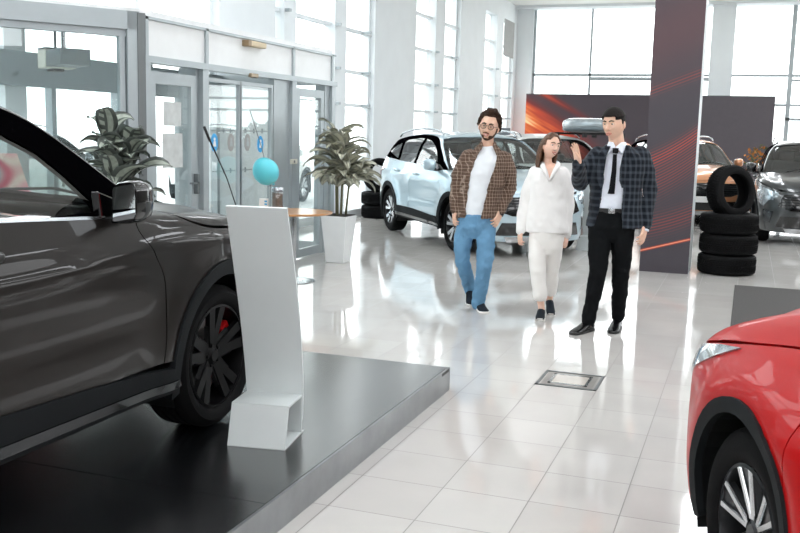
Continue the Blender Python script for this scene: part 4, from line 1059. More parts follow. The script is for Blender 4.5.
def woman_white():
    s = Person('smiling woman with long brown hair in a white blouse and white trousers', (546, 316), skin=M['skin_f']); s.brow = M['hair_w']; P = s.P; B = s.body
    hc = P(551, 146, -.02); s.head(hc, yaw=30, roll=9, pitch=-3, scale=.93)
    B.limb([hc+Vector((-.02, .02, -.06)), P(547.5, 160, .01), P(547.5, 168, .02)], [.034, .038, .048])
    shL, shR = P(533.5, 172, .02), P(564, 172, .02); pel = P(546, 236, 0)
    B.limb([P(549, 172, .02), P(548, 190, 0), P(547, 212, 0), pel], [(.10, .08), (.12, .085), (.105, .08), (.13, .09)])
    eL, eR = P(525.5, 203, .03), P(568, 204, .03); wL, wR = P(520.5, 231, -.02), P(566, 234, .02)
    for a, b, c_ in ((shL, eL, wL), (shR, eR, wR)): B.limb([a, b, c_], [.038, .032, .023])
    s.hand(wL, P(519.3, 245, -.04)-wL, (.8, .5, 0), curl=.42, thumb=-1, sc=.88); s.hand(wR, P(565.3, 247, .0)-wR, (-.8, .5, 0), curl=.42, thumb=1, sc=.88)
    hipL, hipR = P(538, 238), P(555, 238); kL, kR = P(537.5, 272, -.08), P(551.5, 269, .08); aL, aR = P(541.5, 309, -.08), P(549.5, 300, .26)
    for a, b, c_ in ((hipL, kL, aL), (hipR, kR, aR)): B.limb([a, b, c_, c_+Vector((0, .01, -.05))], [.07, .047, .029, .03])
    s.finish()
    def locks(w):
        for i in range(26):
            a = i/25; x = -.080+.155*a; yb = .05+.045*math.sin(PI*a)
            top = s.H((x*.9, yb, .03)); mid = s.H((x*1.05, yb+.02, -.08)); end = s.H((x*1.05+.006*math.sin(i*2.3), yb+.015, -.20-.012*math.sin(i*1.7)))
            w.limb([top, mid, (mid+end)/2+Vector((0, .004, 0)), end], [.016, .017, .016, .009], 8)
        for sx, e in ((-1, .21), (1, .22)):
            for k in range(4):
                w.limb([s.H((sx*.060, -.01+.012*k, .07)), s.H((sx*(.086), .01+.012*k, .0)), s.H((sx*.088, .025+.010*k, -.09)), s.H((sx*.085, .02+.012*k, -e))], [.012, .012, .015, .010], 8)
    s.patch(lambda d: (d[2] > .74) or (d[2] > .45 and d[1] > -.62) or (d[2] > .0 and d[1] > -.28) or (d[1] > .1 and d[2] > -.5), lambda d: .013, 'hair', M['hair_w'], vox=.005, extra=locks, disp=[(.03, .006)])
    w = MB(); s.shell(w, [(pel.z-.16, pel.x, 0, .10, .07), (pel.z-.10, pel.x, 0, .145, .10), (pel.z-.04, pel.x, 0, .155, .11), (pel.z+.05, pel.x, 0, .15, .11), (pel.z+.10, pel.x, 0, .135, .10)])
    for a, b, c_, hm in ((hipL, kL, aL, .055), (hipR, kR, aR, .045)):
        e = b+(c_-b)*(1-.13/(c_-b).length)
        w.limb([a, (a+b)/2, b, (b+e)/2, e], [(.086, .095), (.080, .088), (.067, .072), (.063, .066), (.066, .068)], 20)
    t = w.build('trousers', M['trousers_w'], s.root); remesh(t, .008, 5, disp=[(.10, .018)])
    # loose blouse flared at the hem, V neck
    rows = [(232, 547, .185, .135), (226, 547, .192, .138), (212, 547, .178, .130), (195, 548, .162, .12), (182, 548.5, .162, .115), (174, 548.5, .165, .105), (168, 549, .135, .085), (164, 549, .085, .06)]
    R_ = []
    for py, px, a, b in rows: q = P(px, py); R_.append((q.z, q.x, .01, a, b))
    w = MB(); s.shell(w, R_[:6]+[R_[6]])
    w.limb([shL+Vector((.015, 0, 0)), (shL+eL)/2+Vector((-.008, 0, 0)), eL, (eL+wL)/2, wL], [.058, .060, .056, .052, .042], 18)
    w.limb([shR+Vector((-.015, 0, 0)), (shR+eR)/2+Vector((.008, 0, 0)), eR, (eR+wR)/2, wR], [.058, .060, .056, .052, .042], 18)
    o = w.build('blouse', M['blouse'], s.root); remesh(o, .008, 5, disp=[(.11, .026)])
    w = MB(); v0 = P(549.5, 180); v1, v2 = P(545, 167), P(554, 167)
    w.add([(v0.x, -.112, v0.z), (v2.x-.004, -.088, v2.z+.0), (v2.x-.014, -.066, v2.z+.02), (v1.x+.014, -.066, v1.z+.02), (v1.x+.004, -.088, v1.z+.0)], [(0, 1, 2, 3, 4)]); sk = w.build('neckline_skin', M['skin_f'], s.root)
    sd = sk.modifiers.new('t', 'SOLIDIFY'); sd.thickness = .03; sd.offset = -1
    for sx in (-1, 1):
        w = MB(); w.tube([(v0.x, -.122, v0.z-.005), (v0.x+sx*.036, -.106, v0.z+.075), (v0.x+sx*.066, -.070, v0.z+.125), (v0.x+sx*.072, .01, v0.z+.150)], [(.008, .010), (.018, .010), (.024, .012), (.022, .012)], 10); w.build('collar', M['blouse'], o, smooth=True)
    s.shoe((aL.x, aL.y+.05, 0), -2, .25, .042, M['shoe_dark'], M['sole_white']); s.shoe((aR.x, aR.y+.03, .04), 4, .25, .042, M['shoe_dark'], M['sole_white'], pitch=12)
    return s
def man_suit():
    s = Person('man in a dark checked suit jacket and black tie with one hand raised', (601, 330), skin=M['skin']); s.brow = M['hair_black']; P = s.P; B = s.body
    hc = P(614.0, 124, -.03); s.head(hc, yaw=-30, roll=-2, pitch=7, scale=1.06, smile=False, wide=1.08)
    B.limb([hc+Vector((.015, .03, -.06)), P(617, 146, .01), P(617.5, 154, .03)], [.060, .064, .068])
    shL, shR = P(596, 156, .02), P(642, 156, .03); pel = P(611, 222, 0)
    B.limb([P(618, 155, .02), P(616, 175, 0), P(613, 200, 0), pel], [(.14, .10), (.16, .11), (.14, .10), (.14, .10)])
    eL, eR = P(579.5, 183, -.05), P(648.5, 190, .05); wL, wR = P(578.5, 163.5, -.30), P(645, 225, -.02)
    B.limb([shL, eL, wL], [.048, .04, .028]); B.limb([shR, eR, wR], [.048, .04, .028])
    s.hand(wL, P(574.5, 142, -.31)-wL, (-.80, -.55, 0), curl=.13, thumb=1, sc=1.04, spread=.14); s.hand(wR, P(642.5, 240, -.08)-wR, (-.85, .4, 0), curl=.35, thumb=1, sc=1.1)
    hipL, hipR = P(600, 230), P(623, 230); kL, kR = P(598, 272, -.10), P(621, 270, .03); aL, aR = P(588.5, 320, -.10), P(618, 315, .10)
    B.limb([hipL, kL, aL, aL+Vector((0, 0, -.04))], [.07, .05, .036, .034]); B.limb([hipR, kR, aR, aR+Vector((0, 0, -.04))], [.07, .05, .036, .034])
    s.finish()
    s.patch(lambda d: (d[2] > .50) or (d[2] > .30 and abs(d[0]) > .60) or (d[2] > -.02 and d[1] > -.22) or (d[1] > .35 and d[2] > -.45), lambda d: .016 if d[2] > .4 else .006, 'hair', M['hair_black'], vox=.004, disp=[(.01, .004)])
    w = MB(); s.shell(w, [(pel.z-.16, pel.x, 0, .11, .08), (pel.z-.10, pel.x, 0, .168, .118), (pel.z-.04, pel.x, 0, .19, .13), (pel.z+.05, pel.x+.003, 0, .172, .12), (pel.z+.095, pel.x+.005, 0, .165, .115)])
    w.limb([hipL, (hipL+kL)/2, kL, (kL+aL)/2, aL], [(.098, .105), (.090, .098), (.072, .078), (.064, .068), (.058, .062)], 20)
    w.limb([hipR, (hipR+kR)/2, kR, (kR+aR)/2, aR], [(.098, .105), (.090, .098), (.074, .078), (.066, .068), (.060, .062)], 20)
    t = w.build('trousers', M['suit_trouser'], s.root); remesh(t, .008, 4, disp=[(.08, .018), (.03, .006)])
    w = MB(); q = P(612, 210); w.lathe([(1, -.020), (1.0, .020)], 40); w.v = [(q.x+a*.168, .0+b*.119, q.z+c_) for a, b, c_ in w.v]; bl = w.build('belt', M['belt'], s.root, smooth=False, angle=40)
    w = MB(); w.rbox((q.x-.003, -.122, q.z), (.055, .008, .042), .004); w.rbox((q.x-.003, -.126, q.z), (.034, .006, .022), .003); w.build('buckle', M['chrome'], bl)
    # shirt
    rows = [(209, 611, .150, .112), (200, 612, .158, .12), (185, 614, .165, .128), (170, 616, .172, .128), (160, 617, .165, .112), (153, 617.5, .135, .09), (149, 617.5, .09, .075)]
    R_ = [(P(px, py).z, P(px, py).x, .01, a, b) for py, px, a, b in rows]
    w = MB(); s.shell(w, R_); sh = w.build('shirt', M['shirt_w'], s.root); remesh(sh, .008, 4, disp=[(.07, .014), (.03, .006)])
    c0 = P(617.0, 146)
    for sx in (-1, 1):
        w = MB(); w.add([c0+Vector((sx*.070, -.02, .035)), c0+Vector((sx*.080, -.075, .0)), c0+Vector((sx*.055-.012, -.120, -.055)), c0+Vector((-.012, -.100, -.008)), c0+Vector((sx*.03, -.080, .03)),
               c0+Vector((sx*.070, -.01, .035)), c0+Vector((sx*.080, -.055, -.01)), c0+Vector((sx*.055-.012, -.100, -.06)), c0+Vector((-.012, -.085, -.01)), c0+Vector((sx*.03, -.06, .025))],
              [(0, 1, 2, 3, 4), (5, 9, 8, 7, 6)]+[(i, i+5, (i+1) % 5+5, (i+1) % 5) for i in range(5)]); w.build('shirt_collar', M['shirt_w'], sh)
    w = MB(); tz = [P(615.5, 149), P(615, 154), P(614, 170), P(612, 188), P(611, 193)]
    w.box((tz[0].x, -.108, tz[0].z-.012), (.042, .026, .042), taper=(1.2, 1))
    rows = []
    for q, ww, yy in zip(tz[1:], (.016, .019, .024, .028), (-.112, -.133, -.140, -.138)): rows.append([(q.x-ww, yy+.006, q.z), (q.x, yy, q.z), (q.x+ww, yy+.006, q.z)])
    rows[-1] = [(p[0], p[1], p[2]) for p in rows[-1]]; w.sheet(rows); ti = w.build('necktie', M['tie'], s.root); sd = ti.modifiers.new('t', 'SOLIDIFY'); sd.thickness = .008
    # suit jacket
    rows = [(227, 616, .245, .150, .17, .75), (215, 616, .230, .150, .16, .68), (203, 616, .215, .15, .18, .60), (192, 616, .215, .15, .22, .52), (180, 616.5, .222, .15, .22, .44), (168, 617.5, .235, .145, .26, .42), (160, 618.5, .238, .13, .30, .42), (154, 618.5, .205, .11, .36, .48), (149, 618, .14, .10, .62, .72), (145, 618, .092, .085, .8, .95)]
    R_ = [(P(px, py).z, P(px, py).x, .015, a, b, o1, o2) for py, px, a, b, o1, o2 in rows]
    w = MB(); s.shell(w, R_, th=.022)
    w.limb([shL+Vector((.02, 0, 0)), (shL+eL)/2, eL, (eL+wL)/2, wL+(eL-wL).normalized()*.02], [.082, .082, .072, .060, .052], 18)
    w.limb([shR+Vector((-.015, 0, 0)), (shR+eR)/2, eR, (eR+wR)/2, wR], [.085, .082, .072, .062, .054], 18)
    jk = w.build('suit_jacket', M['plaid_suit'], s.root); remesh(jk, .008, 4, disp=[(.08, .016), (.03, .005)])
    for pts in (((626, 145), (622.5, 156), (620, 168), (619.5, 180), (622, 187)), ((610.5, 146), (606.5, 155), (604.5, 168), (602.5, 180), (601.5, 187))):
        w = MB(); rw = []
        sx = 1 if pts[0][0] > 615 else -1
        for (px, py), ww, yy in zip(pts, (.03, .055, .060, .04, .008), (-.105, -.137, -.155, -.158, -.155)): q = P(px, py); rw.append([(q.x, yy, q.z), (q.x+sx*ww, yy+.028*ww/.055, q.z+(.02 if ww == .055 else 0))])
        w.sheet(rw); lp = w.build('lapel', M['plaid_suit'], jk); sd = lp.modifiers.new('t', 'SOLIDIFY'); sd.thickness = .007
    w = MB(); q = P(600.5, 198); w.lathe([(.0001, -.004), (.010, -.003), (.010, .003), (.0001, .004)], 12, c=(q.x, -.145, q.z), axis='y'); w.build('button', M['belt'], jk)
    w = MB(); q = P(641, 192); w.tube([(q.x, -.13, q.z+.035), (q.x+.014, -.128, q.z-.03)], .004, 6); w.build('pocket_pen', M['chrome'], jk)
    w = MB(); d1_ = (wL-eL).normalized(); w.tube([wL-d1_*.025, wL+d1_*.004], .036, 16); w.build('shirt_cuff', M['shirt_w'], s.root, angle=40)
    w = MB(); d1_ = (wR-eR).normalized(); w.tube([wR+d1_*.03, wR+d1_*.05], .036, 16); w.build('shirt_cuff', M['shirt_w'], s.root, angle=40)
    s.shoe((aL.x+.02, aL.y+.06, 0), -30, .30, .050, M['shoe_black'], M['belt'], sole_h=.02); s.shoe((aR.x, aR.y+.05, 0), -8, .30, .050, M['shoe_black'], M['belt'], sole_h=.02)
    return s
for k_ in ('tee', 'blouse', 'trousers_w', 'denim', 'suit_trouser', 'plaid_brown', 'plaid_suit', 'shirt_w', 'tie', 'hair_black', 'hair', 'beard', 'shoe_dark'): M[k_].node_tree.nodes['Principled BSDF'].inputs['Specular IOR Level'].default_value = .12
man_checked(); woman_white(); man_suit()
# ================================================================ PROPS
# ---- raised display platform
M['plat_top'] = mat('platform_black_laminate', '#0f1113', .25, .1, spec=1., coat=1., coat_rough=.22, noise_amt=.12, noise_scale=3, bump=.02, bump_scale=3)
M['plat_edge'] = mat('brushed_platform_edge', '#8d9092', .3, .8, noise_amt=.12, noise_scale=6)
t = thing('display_platform', 'low black display platform with a brushed metal edge under the dark grey car', 'platform', (-3.4, 2.3, 0))
def PB(x0, x1, y0, y1, z0, z1, mb=None): mb = mb or MB(); return mb.b2(x0+3.4, x1+3.4, y0-2.3, y1-2.3, z0, z1)
PB(-4.2, -1.70, -1.6, 5.63, .02, .147).build('deck', M['plat_edge'], t)
g = MB(); 
for (a, b) in ((-4.2, -3.40), (-3.397, -1.70)):
    for (c_, d_) in ((-1.6, .8), (.803, 3.2), (3.203, 5.63)): PB(a, b, c_, d_, .147, .15, g)
g.build('top_sheet', M['plat_top'], t)
g = PB(-1.70, -1.685, -1.6, 5.645, .0, .148); PB(-4.2, -1.685, 5.63, 5.645, 0, .148, g); g.build('edge_trim', M['plat_edge'], t, bevel=.002)
g = MB(); g.rbox((1.712, 3.25, .135), (.012, .14, .02), .004); g.build('corner_clip', M['black'], t)
# ---- white information stands: a folded base and a tall panel curving forward
M['stand'] = mat('satin_white_steel', '#d3d9d9', .38, noise_amt=.03, noise_scale=4)
def stand(loc, rz, label):
    t = thing('information_stand', label, 'stand', loc, rz, 'white information stands')
    w_ = .140; th = .006
    prof = smooth_line([(.125, .0), (.127, .15), (.11, .30), (.07, .48), (.01, .68), (-.07, .90), (-.155, 1.12)], 4)
    prof = prof[2:]
    P = []
    for i, (y, z) in enumerate(prof):
        a = prof[max(i-1, 0)]; b = prof[min(i+1, len(prof)-1)]; n = Vector((b[1]-a[1], -(b[0]-a[0]))).normalized(); P.append((y, z, n))
    poly = [(y, z) for y, z, n in P]+[(y+n.x*th*2, z+n.y*th*2) for y, z, n in P[::-1]]
    V = []; m = len(P)
    for i, (y, z, n) in enumerate(P):
        f_ = z/1.12; ww = w_*(1+.04*math.sin(f_*PI)+.03*f_)
        for sx in (-1, 1):
            V.append((sx*ww, y, z)); V.append((sx*ww, y+n.x*th*2, z+n.y*th*2))
    F = []
    for i in range(m-1):
        a = i*4; F += [(a, a+2, a+6, a+4), (a+1, a+5, a+7, a+3), (a, a+4, a+5, a+1), (a+2, a+3, a+7, a+6)]
    F += [(0, 1, 3, 2), (4*m-4, 4*m-2, 4*m-1, 4*m-3)]
    g = MB(); g.add(V, F); g.build('panel', M['stand'], t, angle=40)
    g = MB(); g.b2(-w_, w_, -.145, .16, 0, .006); g.b2(-w_, w_, -.085, .13, .185, .193)
    g.add([(-w_, -.145, .0), (w_, -.145, .0), (w_, -.085, .19), (-w_, -.085, .19), (-w_, -.138, .0), (w_, -.138, .0), (w_, -.078, .19), (-w_, -.078, .19)], [(0, 1, 2, 3), (4, 7, 6, 5), (0, 3, 7, 4), (1, 5, 6, 2), (0, 4, 5, 1), (3, 2, 6, 7)])
    g.b2(-w_, w_, .118, .13, 0, .19); g.build('base', M['stand'], t)
    return t
s1 = stand((-2.075, 3.915, .15), math.radians(9), 'tall white blank information stand on the platform beside the dark grey car wheel')
s2 = dup(s1, (-2.08, 13.75, 0), math.radians(-10), 'white information stand on the tiles behind the man in the suit')
# ---- steel framed floor hatch (one tile)
t = thing('floor_hatch', 'square steel framed floor socket hatch set in the tiles', 'hatch', (-1.015, 6.22, .001))
g = MB()
for s_, wd in ((.2, .018),):
    for a in (-1, 1): g.b2(a*s_-a*wd, a*s_, -s_, s_, 0, .004); g.b2(-s_, s_, a*s_-a*wd, a*s_, 0, .004)
g.build('outer_frame', M['frame_dark'], t)
g = MB()
for a in (-1, 1): g.b2(a*.13-a*.018, a*.13, -.13, .13, 0, .005); g.b2(-.13, .13, a*.13-a*.018, a*.13, 0, .005)
g.build('inner_frame', M['chrome'], t)
g = MB(); g.b2(-.17, .17, -.17, .17, 0, .002); g.build('lid', mat('lid_dark', '#8b8782', .3, .3, noise_amt=.1), t)
g = MB(); g.b2(-.11, .11, -.11, .11, .002, .004); g.build('tile_inlay', mat('tile_inlay', '#b9b2aa', .12, noise_amt=.03), t)
# ---- dark floor mat
M['mat'] = mat('charcoal_carpet', '#4a4847', .95, noise_amt=.25, noise_scale=160, bump=.5, bump_scale=300)
g = MB(); g.rbox((.93, 9.2, .006), (1.95, 4.0, .012), .004); tag(g.build('floor_mat', M['mat']), 'charcoal entrance mat lying on the tiles beyond the red car', 'mat')
# ---- tyres
M['tyre'] = mat('new_tyre_rubber', '#0c0c0d', .7, spec=.14, noise_amt=.15, noise_scale=30)
def tyre_mesh(R=.34, W=.243, n=72):
    g = MB(); ri = R*.66
    h = W/2; prof = [(ri, -h+.03), (ri+.012, -h+.006), (ri+.04, -h-.002), (R-.055, -h+.002), (R-.02, -h+.012), (R-.004, -h+.035)]
    for k in range(1, 7):
        z = -h+.035+(W-.07)*k/7; prof += [(R-.001, z-.010), (R-.009, z-.007), (R-.009, z+.004), (R-.001, z+.007)]
    prof += [(R-.004, h-.035), (R-.02, h-.012), (R-.055, h-.002), (ri+.04, h+.002), (ri+.012, h-.006), (ri, h-.03)]
    prof += [(ri+.02, h-.04), (R-.03, h-.05), (R-.022, 0), (R-.03, -h+.05), (ri+.02, -h+.04), (ri, -h+.03)]
    g.lathe(prof, n)
    # chevron tread bars
    for k in range(56):
        for sg in (-1, 1):
            a0 = 2*PI*(k+(.5 if sg > 0 else 0))/56; P_ = []
            for zz, da in ((.008, 0), (.055, .055), (h-.022, .075)):
                for w_ in (-.016, .016):
                    for rr in (R-.006, R+.0035 if zz < .09 else R-.004): P_.append((rr*math.cos(a0+da+w_), rr*math.sin(a0+da+w_), zz*sg))
            F = []
            for i in range(2):
                b = i*4; F += [(b, b+4, b+5, b+1), (b+2, b+3, b+7, b+6), (b+1, b+5, b+7, b+3), (b, b+2, b+6, b+4)]
            F += [(0, 1, 3, 2), (8, 10, 11, 9)]; g.add(P_, F)
    return g
tm = tyre_mesh().build('tyre', M['tyre'], angle=35)
def put_tyre(o, loc, rot, label, grp):
    o.location = loc; o.rotation_euler = rot; tag(o, label, 'tyre', grp); o.scale = (.93,)*3 if 'upright' in label else (1,)*3; return o
def cp(o):
    c = o.copy(); C.objects.link(c); return c
RS = 'tyres stacked by the dark pillar'; LS = 'tyres stacked by the window'
put_tyre(tm, (-.165, 12.24, .124), (0, 0, 0), 'lowest flat tyre of the stack right of the dark pillar', RS)
put_tyre(cp(tm), (-.160, 12.245, .372), (0, 0, .3), 'middle flat tyre of the stack right of the dark pillar', RS)
put_tyre(cp(tm), (-.168, 12.24, .620), (0, 0, .7), 'third flat tyre up in the stack right of the dark pillar', RS)
def stand_rot(yaw, lean):
    return (Matrix.Rotation(math.radians(yaw), 3, 'Z') @ Matrix.Rotation(math.radians(90-lean), 3, 'X')).to_euler()
put_tyre(cp(tm), (-.175, 12.24, 1.0), stand_rot(46, 8), 'tyre standing upright on top of the stack right of the pillar', RS)
put_tyre(cp(tm), (-6.50, 16.75, .124), (0, 0, 0), 'lowest flat tyre of the stack by the window behind the blue car', LS)
put_tyre(cp(tm), (-6.505, 16.75, .372), (0, 0, .5), 'upper flat tyre of the stack by the window behind the blue car', LS)
put_tyre(cp(tm), (-6.52, 16.77, .80), stand_rot(48, 10), 'tyre standing upright on the stack by the window', LS)
# ---- pillar wrapped in a dark graphic
def graphic(name, bands, base='#3f3a41', lc='#c2452e', per=.036):
    m = mat(name, base, .45); nt = m.node_tree; L = nt.links; b = nt.nodes['Principled BSDF']
    tc = N(nt, 'ShaderNodeTexCoord'); sp = N(nt, 'ShaderNodeSeparateXYZ'); L.new(tc.outputs['Object'], sp.inputs[0])
    X, Z = sp.outputs[0], sp.outputs[2]; tot = None
    for (z0, sl, cv, wd, st_, line) in bands:
        v = mth(nt, 'SUBTRACT', mth(nt, 'SUBTRACT', Z, mth(nt, 'MULTIPLY', X, sl)), mth(nt, 'MULTIPLY', mth(nt, 'MULTIPLY', X, X), cv))
        gss = mth(nt, 'POWER', 2.718, mth(nt, 'MULTIPLY', mth(nt, 'POWER', mth(nt, 'ABSOLUTE', mth(nt, 'DIVIDE', mth(nt, 'SUBTRACT', v, z0), wd)), 2.), -1.))
        if line:
            f_ = mth(nt, 'ABSOLUTE', mth(nt, 'SUBTRACT', mth(nt, 'FRACT', mth(nt, 'MULTIPLY', v, 1/per)), .5)); ln = mth(nt, 'SUBTRACT', 1., mth(nt, 'MULTIPLY', f_, 3.4), True)
            gss = mth(nt, 'MULTIPLY', gss, ln)
        gss = mth(nt, 'MULTIPLY', gss, st_); tot = gss if tot is None else mth(nt, 'ADD', tot, gss)
    cr = N(nt, 'ShaderNodeValToRGB'); e = cr.color_ramp.elements; e[0].color = lin(base); e[1].color = lin('#f0a080'); n_ = e.new(.55); n_.color = lin(lc)
    L.new(tot, cr.inputs[0]); L.new(cr.outputs[0], b.inputs['Base Color']); return m
g = MB(); g.b2(-.288, .288, 0, .62, 0, CZ)
pl = g.build('column_core', M['wall_white']); pl.location = (-.878, 11.89, 0); pl.name = 'advertising_column'
tag(pl, 'tall dark column wrapped in a graphic of fine red light lines', 'column')
g = MB(); g.b2(-.288, .288, -.012, 0, .0, CZ); g.build('graphic_panel', graphic('column_graphic', [(1.47, .62, .35, .09, .52, True), (1.20, .62, .35, .20, .25, True), (2.28, .40, 0, .05, .25, True), (.62, .35, .2, .12, .25, True), (.34, .30, 0, .012, .95, False), (2.9, .5, 0, .5, .04, False)]), pl)
# ---- advertising boards by the back wall
def poster_mat():
    m = mat('sunset_streak_print', '#3f363c', .5); nt = m.node_tree; L = nt.links; b = nt.nodes['Principled BSDF']
    tc = N(nt, 'ShaderNodeTexCoord'); sp = N(nt, 'ShaderNodeSeparateXYZ'); L.new(tc.outputs['Object'], sp.inputs[0]); X, Z = sp.outputs[0], sp.outputs[2]
    u = mth(nt, 'ADD', X, 2.2)     # distance from the left part
    v = mth(nt, 'ADD', Z, mth(nt, 'MULTIPLY', u, .55))
    nz = N(nt, 'ShaderNodeTexNoise'); nz.inputs['Scale'].default_value = 1.0; nz.inputs['Detail'].default_value = 3
    cb = N(nt, 'ShaderNodeCombineXYZ'); L.new(mth(nt, 'MULTIPLY', u, .45), cb.inputs[0]); L.new(mth(nt, 'MULTIPLY', v, 3.2), cb.inputs[2]); L.new(cb.outputs[0], nz.inputs['Vector'])
    fade = mth(nt, 'SUBTRACT', 1.08, mth(nt, 'MULTIPLY', u, .45), True)
    g1 = mth(nt, 'POWER', 2.718, mth(nt, 'MULTIPLY', mth(nt, 'POWER', mth(nt, 'ABSOLUTE', mth(nt, 'DIVIDE', mth(nt, 'SUBTRACT', v, 2.25), .42)), 2.), -1.))
    g2 = mth(nt, 'POWER', 2.718, mth(nt, 'MULTIPLY', mth(nt, 'POWER', mth(nt, 'ABSOLUTE', mth(nt, 'DIVIDE', mth(nt, 'SUBTRACT', v, 3.22), .10)), 2.), -1.))
    g3 = mth(nt, 'POWER', 2.718, mth(nt, 'MULTIPLY', mth(nt, 'POWER', mth(nt, 'ABSOLUTE', mth(nt, 'DIVIDE', mth(nt, 'SUBTRACT', v, 1.4), .5)), 2.), -1.))
    ln = mth(nt, 'ABSOLUTE', mth(nt, 'SUBTRACT', mth(nt, 'FRACT', mth(nt, 'MULTIPLY', v, 9.)), .5))
    s_ = mth(nt, 'ADD', mth(nt, 'ADD', g1, mth(nt, 'MULTIPLY', g2, .55)), mth(nt, 'MULTIPLY', g3, .55))
    s_ = mth(nt, 'MULTIPLY', s_, mth(nt, 'ADD', .15, mth(nt, 'MULTIPLY', fade, .85)))
    s_ = mth(nt, 'MULTIPLY', s_, mth(nt, 'ADD', mth(nt, 'MULTIPLY', nz.outputs['Fac'], 1.85), mth(nt, 'MULTIPLY', ln, .25)))
    cr = N(nt, 'ShaderNodeValToRGB'); e = cr.color_ramp.elements; e[0].color = lin('#463d44'); e[1].color = lin('#ffd9a0'); e[1].position = .95
    for p_, c_ in ((.25, '#7a2f2c'), (.5, '#c9472a'), (.72, '#f07a3c')): n_ = e.new(p_); n_.color = lin(c_)
    L.new(s_, cr.inputs[0]); L.new(cr.outputs[0], b.inputs['Base Color']); return m
M['board'] = mat('plum_grey_board', '#4f494f', .55, noise_amt=.04)
for (x0, x1, m_, lab) in ((-6.42, -2.3, poster_mat(), 'wide advertising board with an orange light streak print by the back windows'), (-1.37, .58, M['board'], 'plain plum grey board standing before the back windows right of the column')):
    t = thing('advertising_board', lab, 'board', ((x0+x1)/2, 28.6, 0)); w_ = (x1-x0)/2
    g = MB(); g.b2(-w_, w_, -.03, .03, .12, 2.83); g.build('panel', m_, t)
    g = MB(); g.b2(-w_, w_, -.04, .04, 2.83, 2.85); g.build('top_rail', M['frame_dark'], t)
    for a in (-w_, w_-.05): g = MB(); g.b2(a, a+.05, -.25, .25, 0, .12); g.build('foot', M['frame_dark'], t)
# ---- television on a stand far back
t = thing('television', 'small grey screen on a stand far behind the blue car', 'screen', (-6.0, 24.0, 0))
g = MB(); g.rbox((0, 0, 1.66), (.46, .04, .25), .01); g.build('screen', mat('screen_off', '#6b7076', .2, noise_amt=.03), t)
g = MB(); g.b2(-.03, .03, 0, .05, .02, 1.55); g.b2(-.25, .25, -.2, .2, 0, .02); g.build('stand_pole', M['frame_dark'], t)
# ---- roof box on the white car
t = thing('roof_box', 'silver grey streamlined roof box mounted on the white car', 'roof box', (-2.90, 18.55, 1.60), math.radians(-40))
secs = [(-.60, .30, .5), (-.54, .62, .8), (-.34, .92, 1.), (0, 1., 1.), (.36, .93, .92), (.56, .74, .70), (.68, .4, .36)]
def box_rows(z0, z1, flat):
    rows = []
    for x, kw, kh in secs:
        row = []
        for a in np.linspace(0, 2*PI, 25)[:-1]:
            ca, sa = math.cos(a), math.sin(a); row.append((x, .38*kw*math.copysign(abs(ca)**.6, ca), (z0+z1)/2+(z1-z0)/2*kh*math.copysign(abs(sa)**.7, sa)))
        rows.append(row)
    return rows
def closed(rows):
    g = MB(); V = [q for r in rows for q in r]; n = len(rows[0]); F = [(i*n+k, i*n+(k+1) % n, (i+1)*n+(k+1) % n, (i+1)*n+k) for i in range(len(rows)-1) for k in range(n)]
    F += [tuple(range(n)), tuple(range(len(V)-n, len(V)))]; g.add(V, F); return g
M['silver'] = mat('silver_grey_shell', '#a9b2b6', .25, .4, coat=.5, noise_amt=.05)
closed(box_rows(.12, .37, 1)).build('lid', M['silver'], t, angle=50); closed([[(x, y*.97, z) for x, y, z in r] for r in box_rows(.09, .24, 1)]).build('tray', mat('box_tray', '#6a7378', .4, .2, noise_amt=.05), t, angle=50)
g = MB()
for x in (-.4, .4): g.b2(x-.03, x+.03, -.5, .5, .05, .09); g.b2(x-.04, x+.04, -.5, -.44, .0, .09); g.b2(x-.04, x+.04, .44, .5, 0, .09)
g.build('cross_bars', M['black'], t)
